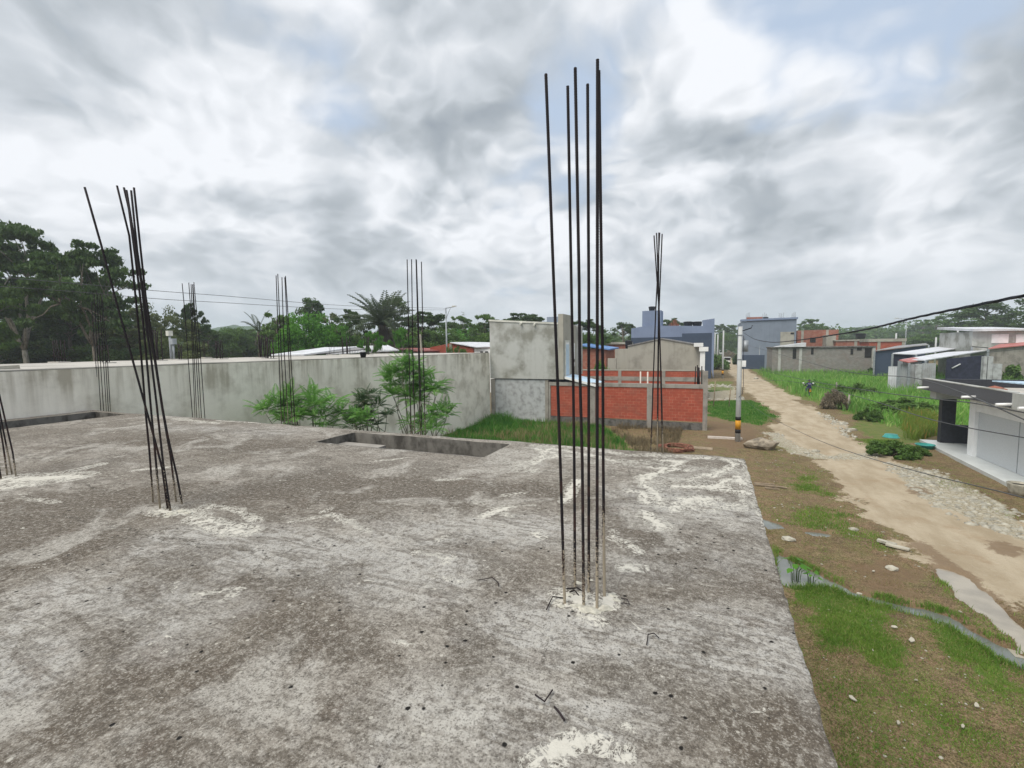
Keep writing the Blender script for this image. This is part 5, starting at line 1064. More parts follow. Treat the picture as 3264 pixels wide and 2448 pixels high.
def wheel(dy):
    m = MB(); n = 20; pts = [(mx, my+dy+.27*math.cos(a), .3+.27*math.sin(a)) for a in np.linspace(0, 2*math.pi, n)]; m.tube(pts, .055, 8, False); w = m.build('wheel', M['rubber'], mc)
    m = MB(); m.tube([(mx-.04, my+dy, .3), (mx+.04, my+dy, .3)], .2, 14); m.build('rim', M['steel_grey'], w)
wheel(0); wheel(1.2)
m = MB(); m.tube([at(0, .0, .32), at(0, .35, .5), at(0, .75, .6), at(0, 1.0, .85)], [.08, .14, .15, .06], 10); m.tube([at(0, .45, .4), at(0, .75, .35)], [.16, .15], 10); m.build('frame', M['black'], mc)
m = MB(); m.tube([at(0, -.25, .82), at(0, .1, .78), at(0, .5, .76)], [.1, .14, .12], 10); m.build('saddle', M['rubber'], mc)
m = MB(); m.tube([at(0, .5, .85), at(0, .8, .92), at(0, 1.0, .9)], [.1, .17, .08], 10); m.build('tank', M['navy'], mc)
m = MB(); m.tube([at(0, 1.0, 1.0), at(0, 1.2, .3)], .04, 8); m.build('fork', M['steel_grey'], mc)
m = MB(); m.tube([at(-.4, .78, 1.08), at(-.2, .95, 1.06), at(0, 1., 1.02), at(.2, .95, 1.06), at(.4, .78, 1.08)], .022, 8); hb = m.build('handlebar', M['black'], mc)
for s_ in (-1, 1):
    m = MB(); m.tube([at(s_*.33, .85, 1.08), at(s_*.45, .87, 1.3)], .012, 6); m.box(mx+s_*.46-.085, mx+s_*.46+.085, my+.84, my+.87, 1.27, 1.41); m.build('mirror', M['white'], hb)  # white colour stands in for the sky reflected in the mirrors
m = MB(); m.tube([at(0, -.32, .72), at(0, -.33, .82)], .07, 10); m.build('tail_light', M['roof_red'], mc)
m = MB(); m.box(mx-.1, mx+.1, my-.37, my-.35, .52, .66); m.build('number_plate', M['paint_yellow'], mc)
def rider():
    r = root('person', (mx, my, 0), 'person in a navy jersey and faded jeans riding the motorcycle', 'person')
    J = {'pel': (0, .1, .88), 'wst': (0, .14, 1.05), 'cst': (0, .24, 1.28), 'nek': (0, .3, 1.46), 'hd0': (0, .32, 1.54), 'hd1': (0, .33, 1.64), 'hd2': (0, .33, 1.72)}
    for n, s_ in (('l', -1), ('r', 1)):
        J.update({'sh'+n: (s_*.19, .27, 1.39), 'el'+n: (s_*.36, .42, 1.16), 'wr'+n: (s_*.38, .68, 1.1), 'hn'+n: (s_*.38, .78, 1.1), 'hp'+n: (s_*.12, .14, .86), 'kn'+n: (s_*.27, .55, .76), 'an'+n: (s_*.2, .36, .34), 'to'+n: (s_*.22, .55, .28)})
    Rr = {'pel': .16, 'wst': .145, 'cst': .17, 'nek': .062, 'hd0': .08, 'hd1': .105, 'hd2': .085, 'sh': .075, 'el': .052, 'wr': .038, 'hn': .045, 'hp': .11, 'kn': .07, 'an': .048, 'to': .045}
    names = list(J); ed = [('pel', 'wst'), ('wst', 'cst'), ('cst', 'nek'), ('nek', 'hd0'), ('hd0', 'hd1'), ('hd1', 'hd2')]
    for n in 'lr': ed += [('cst', 'sh'+n), ('sh'+n, 'el'+n), ('el'+n, 'wr'+n), ('wr'+n, 'hn'+n), ('pel', 'hp'+n), ('hp'+n, 'kn'+n), ('kn'+n, 'an'+n), ('an'+n, 'to'+n)]
    me = bpy.data.meshes.new('body'); me.from_pydata([J[n] for n in names], [(names.index(a), names.index(b)) for a, b in ed], []); o = link('body', me, r)
    o.modifiers.new('skin', 'SKIN').use_smooth_shade = True
    sv = me.skin_vertices[0].data
    for i, n in enumerate(names): q = Rr.get(n, Rr.get(n[:-1], .05)); sv[i].radius = (q, q)
    sv[0].use_root = True; s2 = o.modifiers.new('sub', 'SUBSURF'); s2.levels = 1; s2.render_levels = 1
    t = NT('rider_clothes', .9, .1); z = t.sep(t.obj)[2]; yy = t.sep(t.obj)[1]
    c = t.mix(t.ramp(z, .90, .92), (.10, .12, .2), (.022, .026, .075)); c = t.mix(t.ramp(z, 1.49, 1.5), c, (.28, .15, .09)); c = t.mix(t.ramp(yy, .60, .61), c, (.28, .15, .09)); c = t.mix(t.ramp(z, .42, .41), c, (.03, .03, .03))
    t.color(c); me.materials.append(t.m)
    def part(name, mb, mat):
        mb.v = [(x+mx, y+my, z) for x, y, z in mb.v]; return mb.build(name, mat, r)
    m = MB(); m.lathe([(.118, 1.62), (.122, 1.66), (.112, 1.73), (.07, 1.79), (0, 1.805)], (0, .33, 0), 16); m.box(-.09, .09, .42, .56, 1.645, 1.665); part('cap', m, M['black'])
    m = MB(); m.prism([(-.14, .035, 1.36), (.14, .035, 1.36), (.17, .07, 1.26), (-.17, .07, 1.26)], (0, .03, .012)); part('jersey_band', m, M['lilac'])
    for s_ in (-1, 1):
        for k in range(4): m = MB(); b = (s_*.38+(k-1.5)*.026, .79, 1.115); m.tube([b, (b[0], b[1]+.05, 1.12), (b[0], b[1]+.07, 1.09), (b[0], b[1]+.045, 1.065)], .011, 5); part('finger', m, M['skin'])
        m = MB(); m.tube([(s_*.34, .75, 1.1), (s_*.325, .79, 1.085), (s_*.33, .82, 1.07)], .013, 5); part('thumb', m, M['skin'])
    return r
rider()
# ------------------------------------------------------------------ foliage
def unit(v): return v/(np.linalg.norm(v, axis=-1, keepdims=True)+1e-9)
def leaf_quads(P, Nn, size, asp=.5, droop=0.):
    n = len(P); t = rng.normal(size=(n, 3)); t[:, 2] -= droop; t -= Nn*(t*Nn).sum(1, keepdims=True); t = unit(t); b = np.cross(Nn, t)
    s = size[:, None] if hasattr(size, '__len__') else size
    v = np.stack([P-t*s*.5, P+b*s*asp*.5, P+t*s*.5, P-b*s*asp*.5], 1).reshape(-1, 3)
    return v, np.arange(4*n).reshape(-1, 4)
def clump_leaves(centers, radii, per, size, flat=.3, droop=0.):
    C_ = np.repeat(np.asarray(centers), per, 0); R_ = np.repeat(np.asarray(radii), per, 0); n = len(C_)
    d = unit(rng.normal(size=(n, 3))); rr = rng.random((n, 1))**.45; P = C_+d*R_*rr
    N_ = unit(d*.6+rng.normal(size=(n, 3))*.7+np.array([0, 0, flat]))
    return leaf_quads(P, N_, size*rng.uniform(.6, 1.35, n), .55, droop)
def limb(mb, a, b, r0, r1, seed, k=5, sag=.12):
    R_ = np.random.default_rng(seed); a = np.array(a, float); b = np.array(b, float); L = np.linalg.norm(b-a); pts = []
    for i in range(k+1):
        t = i/k; p = a+(b-a)*t; p = p+R_.normal(size=3)*L*.035*math.sin(math.pi*t); p[2] += L*sag*math.sin(math.pi*t)*.6; pts.append(p)
    mb.tube(pts, list(np.linspace(r0, r1, k+1)), 6)
def proto(kind, seed, leafmat, bark='bark'):
    """a tree of about 10 m at the origin: thing > trunk, crown"""
    R_ = np.random.default_rng(seed); mb = MB(); C_, Rd = [], []; size, per, flat = .3, 150, .3
    if kind == 'umbrella':
        forks = R_.integers(4, 6); zf_ = R_.uniform(2.6, 3.6); mb.tube([(0, 0, -.3), (.08, 0, zf_*.5), (0, .08, zf_)], [.25, .2, .17], 8); per = 75; size = .34
        for f in range(forks):
            a = f*2*math.pi/forks+R_.uniform(-.4, .4); e = np.array([math.cos(a)*R_.uniform(1.2, 2.4), math.sin(a)*R_.uniform(1.2, 2.4), R_.uniform(5., 7.)]); limb(mb, (0, .08, zf_), e, .13, .08, seed*7+f)
            for g in range(13):
                a2 = a+R_.uniform(-1., 1.); d_ = R_.uniform(.6, 5.8); zz = 9.6-d_*d_*.06-4.4*R_.random()**1.5; q = np.array([math.cos(a2)*d_, math.sin(a2)*d_, zz])
                if g % 2: limb(mb, e, q-np.array([0, 0, .2]), .05, .015, seed*31+f*9+g, 4)
                for h_ in range(3):
                    r = R_.uniform(.35, .95); C_.append(q+np.array([R_.uniform(-1.1, 1.1), R_.uniform(-1.1, 1.1), R_.uniform(-.25, .25)])*(h_ > 0)); Rd.append((r, r, r*.3))
    elif kind == 'round':
        mb.tube([(0, 0, -.3), (.1, .05, 2.), (0, 0, 4.5)], [.3, .24, .16], 8); per = 170; size = .3
        for i in range(58):
            d = unit(R_.normal(size=3)); d[2] = d[2]*.9; k = R_.uniform(.55, 1.0)*(1+.18*math.sin(3*math.atan2(d[1], d[0])+seed)); q = np.array([d[0]*3.6*k, d[1]*3.6*k, 5.6+d[2]*4.1*k])
            if q[2] < 1.3: q[2] = 1.3+R_.random()
            r = R_.uniform(.6, 1.25); C_.append(q); Rd.append((r, r, r*.75))
        for i in range(6): limb(mb, (0, 0, 2.5+i*.3), C_[i*5]*.8, .1, .03, seed+i)
    elif kind == 'loose':
        mb.tube([(0, 0, -.3), (.15, .05, 3.), (-.1, 0, 6.), (.1, .1, 9.)], [.3, .24, .15, .05], 8); per = 150; size = .34
        for i in range(40):
            z = R_.uniform(2.8, 10.); w = 2.9*math.sin(math.pi*min(1, (z-1.2)/9.6))**.7; a = R_.uniform(0, 6.28); d_ = w*R_.uniform(.3, 1.1); q = np.array([math.cos(a)*d_, math.sin(a)*d_, z-.15*d_]); r = R_.uniform(.45, 1.1)
            C_.append(q); Rd.append((r, r, r*.55)); limb(mb, (0, 0, max(2., z-1.3)), q, .07, .02, seed*3+i, 3)
    elif kind == 'bare':
        mb.tube([(0, 0, -.3), (.1, .05, 4.), (0, 0, 6.)], [.25, .2, .14], 8); per = 14; size = .2
        for i in range(34):
            d = unit(R_.normal(size=3)); d[2] = abs(d[2])+.15; q = np.array([0, 0, 5.6])+unit(d)*R_.uniform(2.2, 4.4); limb(mb, (0, 0, 5.+R_.random()), q, .06, .012, seed*3+i, 4); C_.append(q); Rd.append((.5, .5, .4))
    elif kind == 'bush':
        per = 130; size = .34
        for i in range(44):
            a = R_.uniform(0, 6.28); d_ = 5*R_.random()**.6; z = R_.uniform(.8, 4.6)*(1-.6*(d_/5)**2); q = np.array([math.cos(a)*d_, math.sin(a)*d_, z]); r = R_.uniform(.8, 1.7); C_.append(q); Rd.append((r*.8, r*.8, r*.8))
            if i < 9: limb(mb, (math.cos(a)*.4, math.sin(a)*.4, -.2), q, .14, .04, seed+i, 4)
        size = .7
    o = root(kind+'_tree' if kind != 'bush' else 'bush', (0, 0, 0), 'x', 'tree' if kind != 'bush' else 'bush')
    mb.build('trunk' if kind != 'bush' else 'stems', M[bark], o)
    v, q = clump_leaves(C_, Rd, per, size, flat); link('crown', np_mesh('crown', v, q, M[leafmat]), o)
    o['_h'] = float(np.percentile(v[:, 2], 99.7)); o['_w'] = float(np.percentile(v[:, 0], 99)-np.percentile(v[:, 0], 1)+np.percentile(v[:, 1], 99)-np.percentile(v[:, 1], 1))/2
    return o
PROTO = {}
DIM = {}
def variant(key, kind, seed, mat, bark='bark'):
    o = PROTO[key] = proto(kind, seed, mat, bark); DIM[key] = (o['_h'], o['_w']); del o['_h'], o['_w']
variant('umbA', 'umbrella', 3, 'leaf_dark', 'bark_pale'); variant('umbB', 'umbrella', 8, 'leaf_dark'); variant('umbM', 'umbrella', 14, 'leaf_mid'); variant('umbY', 'umbrella', 21, 'leaf_bright', 'bark_pale')
variant('rndD', 'round', 5, 'leaf_dark'); variant('rndM', 'round', 6, 'leaf_mid'); variant('rndY', 'round', 9, 'leaf_bright'); variant('rndO', 'round', 12, 'leaf_olive')
variant('losD', 'loose', 4, 'leaf_dark'); variant('losM', 'loose', 17, 'leaf_mid'); variant('losO', 'loose', 23, 'leaf_olive'); variant('bare', 'bare', 2, 'leaf_olive', 'bark_pale')
variant('bushM', 'bush', 31, 'leaf_mid'); variant('bushD', 'bush', 32, 'leaf_dark'); variant('bushX', 'bush', 33, 'leaf_twig', 'bark_pale'); variant('bushY', 'bush', 34, 'leaf_bright')
WID = {'umb': 10.5, 'rnd': 8., 'los': 6.2, 'bar': 8., 'bus': 10.5}
NAMES = {'umb': 'spreading_tree', 'rnd': 'round_tree', 'los': 'leafy_tree', 'bar': 'bare_tree', 'bus': 'bush'}
used = set()
def tree(px, ptop, wpx, depth, key, label, pbase=None, group=None):
    if pbase is not None:
        p = G(px, pbase); x, y = float(p[0]), float(p[1]); depth = float((p-EYE)@fw)
    else: x, y = spot(px, depth)
    h = top_z(px, ptop, depth); src = PROTO[key]; s = wpx*depth/F/DIM[key][1]
    args = dict(loc=(x, y, 0), sc=(s, s, h/DIM[key][0]), rz=random.uniform(0, 6.28), label=label, group=group)
    if key in used: o = place_tree(src, **args); o.name = NAMES[key[:3]]
    else:
        used.add(key); o = src; o.name = NAMES[key[:3]]; o.location = args['loc']; o.scale = args['sc']; o.rotation_euler = (0, 0, args['rz']); o['label'] = label
        if group: o['group'] = group
    return o
T = tree
T(85, 735, 420, 56, 'umbA', 'tallest layered tree at the left edge with a pale forked trunk'); T(300, 786, 310, 50, 'umbB', 'dark layered tree directly behind the crossing bars')
T(-60, 860, 240, 48, 'umbM', 'layered tree cut by the left photo edge'); T(170, 830, 240, 70, 'umbM', 'layered tree between the two tallest left ones')
for k, (px, py, w, d, key, lab) in enumerate([(20, 950, 240, 66, 'losD', 'dark undergrowth tree behind the pale forked trunk, at the photo edge'), (130, 930, 200, 72, 'rndD', 'dark round tree deep behind the pale forked trunk'), (230, 985, 200, 62, 'losD', 'dark tree right of the pale forked trunk'),
    (330, 960, 200, 66, 'rndD', 'dark round tree behind the corner bars'), (410, 985, 150, 60, 'losO', 'olive tree just right of the corner bars'), (470, 970, 170, 64, 'rndO', 'olive round tree right of the crossing bars'), (555, 985, 130, 60, 'rndO', 'second olive round tree right of the crossing bars'), (615, 968, 84, 70, 'umbB', 'thin flat topped tree behind the split bars'),
    (600, 1030, 150, 74, 'losD', 'dark leafy tree below the thin flat topped one'), (665, 1035, 120, 80, 'losD', 'narrow dark tree right of the split bars'), (735, 1048, 130, 96, 'rndD', 'low dark round tree above the yellow slope'), (800, 1062, 120, 110, 'rndM', 'low green tree left of the small palm'), (530, 1060, 220, 52, 'rndO', 'low olive thicket tree behind the vent pipes'),
    (400, 1080, 220, 56, 'rndD', 'low dark thicket tree left of the vent pipes'), (885, 1000, 110, 62, 'losM', 'mid green tree between the small palm and the bright round tree'), (978, 1000, 165, 52, 'rndY', 'bright green dense round tree in front of the taller dark one'), (1058, 1036, 110, 55, 'rndY', 'smaller bright tree right of the dense round one'),
    (990, 952, 120, 78, 'losD', 'tall dark tree rising behind the bright round tree'), (1052, 1000, 110, 72, 'losO', 'olive tree between the tall dark tree and the umbrella tree'), (1122, 990, 120, 66, 'umbB', 'sparse umbrella tree left of the big palm'), (1262, 948, 110, 70, 'losD', 'dark tree rising behind the big palm'), (1188, 1058, 80, 47, 'umbY', 'small bright flat tree left of the big palm foot'),
    (1130, 1070, 120, 58, 'rndM', 'green tree under the sparse umbrella tree'), (1345, 998, 250, 78, 'umbB', 'broad umbrella tree right of the big palm'), (1300, 1045, 130, 66, 'losM', 'leafy tree below the broad umbrella tree'), (1400, 1050, 150, 72, 'rndM', 'rounded tree under the right side of the broad umbrella tree'), (1278, 1046, 74, 52, 'umbY', 'small bright flat tree right of the big palm'),
    (1470, 1008, 110, 98, 'umbM', 'slim crowned tree just right of the street lamp'), (1466, 994, 110, 106, 'bare', 'leafless pale tree behind the slim crowned one'), (1548, 1003, 120, 82, 'umbM', 'layered tree beside the grey house corner'), (1500, 1046, 180, 92, 'rndY', 'bright green bank of foliage above the warehouse roof'), (1545, 1062, 120, 74, 'rndM', 'green tree above the white annex'),
    (1662, 1002, 260, 88, 'umbB', 'wide dark umbrella tree over the roof of the grey house'), (1862, 1020, 150, 78, 'umbB', 'dark umbrella tree right of the tan pillar block'), (1885, 1062, 100, 74, 'rndM', 'green tree between the grey house and the blue roofed house'), (1985, 1028, 90, 112, 'losD', 'dark thin tree left of the blue building'),
    (1925, 1062, 110, 150, 'rndM', 'hazy tree left of the dark thin one'), (2045, 1055, 120, 170, 'rndM', 'hazy tree just left of the blue building'), (2135, 1016, 110, 130, 'umbB', 'tree showing over the middle of the blue building'), (2290, 1034, 80, 230, 'umbB', 'hazy tree at the street end nearest the blue building'), (2332, 1036, 90, 250, 'umbM', 'hazy flat tree at the middle of the street end'),
    (2365, 1052, 80, 240, 'rndD', 'hazy tree at the street end beside the grey blue building'), (2312, 1062, 70, 200, 'rndM', 'low green tree beside the road at the street end'), (2582, 1018, 90, 190, 'umbM', 'pale layered tree right of the grey blue building'), (2606, 1036, 90, 200, 'rndM', 'round hazy tree right of the pale layered one'), (2655, 1048, 110, 210, 'rndD', 'dark round tree above the brick shell'),
    (2560, 1050, 90, 260, 'rndD', 'far dark tree touching the grey blue building'), (2720, 1044, 110, 280, 'umbM', 'far layered tree above the brown brick house'), (2770, 1040, 100, 290, 'rndM', 'far round tree above the black tank'), (2830, 1036, 110, 300, 'rndD', 'far dark tree above the red brick house'), (2885, 1050, 110, 260, 'rndM', 'far tree beside the long armed lamp'),
    (2940, 1030, 100, 240, 'losD', 'far narrow tree right of the long armed lamp'), (2985, 1024, 90, 230, 'losM', 'far narrow tree left of the big right trees'), (3040, 1000, 170, 170, 'umbM', 'broad layered tree left of the biggest right tree'), (3140, 966, 150, 120, 'losD', 'dark feathery tree near the right edge'), (3225, 962, 230, 116, 'rndD', 'biggest dark tree at the right edge'),
    (2920, 1072, 170, 150, 'rndD', 'low dark thicket behind the blue sided shed'), (3010, 1062, 180, 140, 'rndM', 'low thicket above the pale sheds'), (3080, 1045, 150, 150, 'rndD', 'dark tree above the white roofed building')]):
    T(px, py, w, d, key, lab)
for k, px in enumerate(range(650, 1575, 52)):
    T(px+random.uniform(-14, 14), 1058+random.uniform(-10, 16), random.uniform(90, 130), random.uniform(96, 112), ('rndM', 'losD', 'rndD', 'losM', 'rndO')[k % 5], 'green tree in the thicket line far behind the long wall', group='thicket trees behind the whitewashed building')
for k, px in enumerate((665, 700, 742, 780)): T(px, 1044+8*(k % 2), 96, 84+4*k, ('rndD', 'losM', 'rndM', 'losD')[k], ['dark round tree right of the split bars, left of the hill gap', 'leafy tree in front of the distant hill, left one', 'green round tree in front of the distant hill, right one', 'dark leafy tree left of the small palm'][k])
for k, px in enumerate((-20, 60, 140, 200, 270, 350, 430)):
    T(px, 1010+14*(k % 3), 190, 60+2*k, ('rndD', 'losD')[k % 2], 'dark undergrowth tree filling the shade below the big left trees', group='undergrowth trees below the big left trees')
# bushes and weeds that stand on their own
for px, py, w, base, key, lab in [(2278, 1132, 84, 1178, 'bushM', 'round green bush at the roadside by the second pole'), (2385, 1108, 76, 1162, 'bushD', 'dark olive bush on the right side of the street'), (2428, 1122, 62, 1164, 'bushM', 'green bush just right of the dark roadside one'), (2464, 1082, 60, 1158, 'bushD', 'dark tall shrub in front of the grey blue building'),
    (2500, 1134, 50, 1172, 'bushM', 'small shrub at the corner of the block house'), (2526, 1072, 44, 1160, 'bushD', 'slanting shrub before the bare wall patch'), (2640, 1112, 56, 1180, 'bushM', 'shrub growing up the middle of the blockwork'), (2690, 1140, 60, 1186, 'bushM', 'low shrub right of the middle blockwork shrub'), (2325, 1118, 44, 1146, 'bushX', 'rusty brown bush far up the road'),
    (2722, 1222, 120, 1264, 'bushM', 'dark bush in the weeds behind the dry one'), (2662, 1240, 74, 1304, 'bushX', 'dry brown bush by the leaning fence post'), (2885, 1270, 170, 1318, 'bushM', 'dark weedy mound left of the porch pillar'), (2838, 1402, 128, 1452, 'bushM', 'dark roadside bush with the teal tub on top'), (2905, 1418, 90, 1446, 'bushM', 'low green growth between the tub bush and the porch'),
    (2800, 1160, 60, 1196, 'bushD', 'dark shrub beside the zinc fence'), (3215, 1142, 130, 1230, 'bushM', 'leafy garden bush beside the concrete piers'), (3010, 1158, 80, 1200, 'bushY', 'yellow green shrub in front of the zinc fence'), (2770, 1300, 70, 1340, 'bushM', 'green weed clump right of the leaning post'), (2605, 1210, 70, 1245, 'bushY', 'bright weed clump behind the motorcycle'), (2915, 1230, 60, 1262, 'bushM', 'weed clump just left of the fascia corner')]:
    T(px, py, w, 0, key, lab, base)
T(1925, 1156, 84, 51, 'bushY', 'bright weeds behind the far red wall'); T(1895, 1166, 40, 50.5, 'bushY', 'small weeds left of the low tan wall stub')
T(1432, 1104, 30, 47, 'rndM', 'small leafy plant in front of the warehouse column'); T(1463, 1104, 50, 46, 'losM', 'drooping plant in front of the warehouse wall')
# orange flowering top
variant('rndF', 'round', 44, 'leaf_dry')
for ch in PROTO['rndF'].children:
    if ch.name.startswith('crown'): ch.data.materials[0] = leaf_mat('orange_blossom', (.25, .08, .03), (.38, .13, .06))
T(2155, 1024, 50, 118, 'rndF', 'tree with rusty orange blossom above the blue building')
for k, o in list(PROTO.items()):
    if k not in used:
        for ch in list(o.children): bpy.data.objects.remove(ch)
        bpy.data.objects.remove(o)
# a bank of distant trees that reads as one mass
def skyline():
    C_, Rd = [], []
    for a in np.arange(-100, 62, .28):
        for row in range(2):
            d = rng.uniform(330, 470); az = R(a+rng.uniform(-.2, .2)); h = 9+9*vnoise(np.array([a*.35+50*row]), np.array([3.]), 1, 91)[0]+rng.uniform(-1, 2)
            r = rng.uniform(4, 7.5); C_.append((math.sin(az)*d, math.cos(az)*d, h*.6)); Rd.append((r, r, h*.48))
    v, q = clump_leaves(C_, Rd, 70, 2.4, .5); o = link('treeline', np_mesh('treeline', v, q, M['leaf_mid'])); tag(o, 'hazy band of distant trees along the whole horizon', 'treeline', kind='stuff')
skyline()
def mound(name, px, depth, h, rx, ry, mat, label):
    x0, y0 = spot(px, depth); u = np.linspace(-1, 1, 61); a, b = np.meshgrid(u, u, indexing='ij'); rr = np.hypot(a, b); n = fnoise(a*3+5, b*3+9, 1.5, 95)
    z = h*np.clip(1-rr**2, 0, 1)**1.5*(.75+.5*n)-.4; idx = np.arange(z.size).reshape(z.shape); q = np.stack([idx[:-1, :-1], idx[1:, :-1], idx[1:, 1:], idx[:-1, 1:]], -1).reshape(-1, 4)
    tag(link(name, np_mesh(name, np.stack([x0+a*rx, y0+b*ry, z], -1).reshape(-1, 3), q, mat, True)), label, 'hill', kind='structure')
M['slope'] = plain('dry_grass_slope', (.16, .17, .05), .95, .3, .12, c2=(.22, .16, .08), bump=.4)
M['hill'] = plain('wooded_hill', (.022, .055, .015), .95, .3, .06, c2=(.05, .10, .03), bump=.8)
mound('hill', 770, 125, 9., 34, 26, M['slope'], 'yellow green grassy slope beyond the whitewashed building'); mound('hill', 740, 640, 40, 170, 160, M['hill'], 'blue green wooded hill on the left horizon')
# palms
def palm(px, ptop, depth, nfr, L, label, dead=8, trunk_r=.22, up=.9):
    x, y = spot(px, depth); h = top_z(px, ptop, depth); zc = h-L*.62; o = root('palm_tree', (x, y, 0), label, 'palm tree')
    m = MB(); m.tube([(x, y, -.2), (x+.08, y, zc*.5), (x, y, zc)], [trunk_r*1.2, trunk_r, trunk_r*1.1], 10); m.build('trunk', M['bark'], o)
    def fronds(n, e0, e1, Ls, drp):
        V_, Q_ = [], []; c = 0
        for i in range(n):
            a = i*2.399+random.uniform(-.6, .6); el = random.uniform(e0, e1); Lf = Ls*random.uniform(.55, 1.12); k = 16; p = np.zeros(3); d = np.array([math.cos(a)*math.cos(el), math.sin(a)*math.cos(el), math.sin(el)]); pts = []
            for j in range(k+1): pts.append(p.copy()); p = p+d*Lf/k; d = unit((d+np.array([0, 0, -drp/k]))[None])[0]
            for j in range(1, k):
                t = unit((pts[j+1]-pts[j-1])[None])[0]; side = np.cross(t, (0, 0, 1)); side = side/(np.linalg.norm(side)+1e-6); ll = Lf*.17*math.sin(math.pi*(.12+.85*j/k))**.7
                for s_ in (-1, 1):
                    e = pts[j]+side*s_*ll*.8+t*ll*.55-np.array([0, 0, ll*.3]); w = t*Lf*.05
                    V_ += [pts[j]-w*.5, (pts[j]+e)/2-w*.55, e, (pts[j]+e)/2+w*.55]; Q_.append((c, c+1, c+2, c+3)); c += 4
                rb = np.array([0, 0, .03]); V_ += [pts[j-1], pts[j-1]+rb, pts[j]+rb, pts[j]]; Q_.append((c, c+1, c+2, c+3)); c += 4
        return np.array(V_)+np.array([0, 0, zc]), np.array(Q_)
    v, q = fronds(nfr, .15, 1.45, L, up); link('crown', np_mesh('crown', v, q, M['leaf_palm']), o)
    if dead: v, q = fronds(dead, -1.3, -.5, L*.75, .7); link('dead_fronds', np_mesh('dead_fronds', v, q, M['leaf_dead']), o)
    return o
palm(1222, 948, 56, 64, 5.4, 'big shaggy palm with hanging dead fronds behind the long wall', 22, .4, 1.05); palm(828, 1008, 62, 14, 3.3, 'small palm above the yellow slope', 3, .16, 1.5)

# ------------------------------------------------------------------ feathery shrubs in the empty lot
def frond_batch(bases, dirs, lens, drp=.9, npair=16):
    V_, Q_ = [], []; c = 0
    for b, d, L in zip(bases, dirs, lens):
        p = np.array(b, float); d = unit(np.array(d, float)[None])[0]; k = npair+2; pts = []
        for j in range(k+1): pts.append(p.copy()); p = p+d*L/k; d = unit((d+np.array([0, 0, -drp/k]))[None])[0]
        for j in range(2, k+1):
            t = unit((pts[j]-pts[j-1])[None])[0]; side = np.cross(t, (0, 0, 1)); side = side/(np.linalg.norm(side)+1e-6); ll = L*.25*math.sin(math.pi*(.18+.75*j/k))
            for s_ in (-1, 1):
                e = pts[j]+side*s_*ll+t*ll*.4-np.array([0, 0, ll*.25]); w = t*L*.026
                V_ += [pts[j], (pts[j]+e)/2-w, e, (pts[j]+e)/2+w]; Q_.append((c, c+1, c+2, c+3)); c += 4
        for j in range(k): V_ += [pts[j], pts[j]+np.array([0, 0, .008]), pts[j+1]+np.array([0, 0, .008]), pts[j+1]]; Q_.append((c, c+1, c+2, c+3)); c += 4
    return np.array(V_), np.array(Q_)
def shrub(label, px, depth, clusters, mat='leaf_pinnate', nper=16, L=.75, seed=1):
    """clusters: (pixel x, pixel y, radius m) of branch ends"""
    R_ = np.random.default_rng(seed); x, y = spot(px, depth); o = root('feathery_shrub', (x, y, 0), label, 'shrub'); mb = MB(); B_, D_, L_ = [], [], []
    n = np.array([-math.sin(YAW), math.cos(YAW), 0]); base = np.array([x, y, 0.])
    for i, (cx, cy, r) in enumerate(clusters):
        d = ray(cx, cy); c = EYE+d*((base-EYE)@n)/(d@n)+n*R_.uniform(-.7, .7); limb(mb, base+R_.normal(size=3)*.1*np.array([1, 1, 0]), c, .028, .009, seed*50+i, 5, .05)
        for k in range(int(1.5*nper*r/.5)):
            q = unit(R_.normal(size=(1, 3)))[0]; q[2] = abs(q[2])*.8+R_.uniform(-.35, .3); B_.append(c+q*r*R_.uniform(.05, .5)); D_.append(q+np.array([0, 0, .15])); L_.append(L*R_.uniform(.45, 1.05))
    mb.build('stems', M['bark'], o); v, q = frond_batch(B_, D_, L_); link('foliage', np_mesh('foliage', v-np.array([x, y, 0]), q, M[mat]), o); return o
shrub('wide low feathery shrub in the lot, left of the tall one', 965, 16.5, [(870, 1305, .5), (900, 1290, .5), (940, 1270, .5), (980, 1262, .5), (1020, 1290, .5), (1060, 1290, .45), (1075, 1320, .4), (920, 1330, .55), (980, 1320, .6), (1030, 1330, .55), (870, 1340, .4), (1000, 1290, .5), (955, 1295, .5), (900, 1350, .5), (1050, 1355, .5)], seed=3)
shrub('dull brownish shrub between the low and the tall feathery ones', 1185, 18.5, [(1120, 1340, .5), (1140, 1315, .5), (1170, 1270, .5), (1195, 1255, .45), (1215, 1290, .5), (1180, 1310, .55), (1160, 1345, .5), (1200, 1350, .5), (1130, 1360, .45), (1225, 1330, .5), (1150, 1285, .4)], 'leaf_pinnate_dark', 18, .6, seed=5)
shrub('bright low growth at the left foot of the dull shrub', 1145, 16.5, [(1125, 1330, .4), (1155, 1322, .4), (1180, 1330, .35), (1140, 1350, .4)], 'leaf_pinnate', 16, .55, seed=6)
shrub('tallest feathery shrub behind the evenly spaced bars', 1320, 20.5, [(1285, 1160, .5), (1320, 1170, .5), (1250, 1200, .5), (1300, 1200, .6), (1350, 1205, .55), (1385, 1225, .5), (1230, 1225, .45), (1275, 1235, .6), (1330, 1240, .6), (1370, 1250, .5), (1310, 1270, .5), (1260, 1260, .45), (1400, 1240, .4), (1290, 1180, .5), (1340, 1280, .4)], nper=18, L=.85, seed=8)
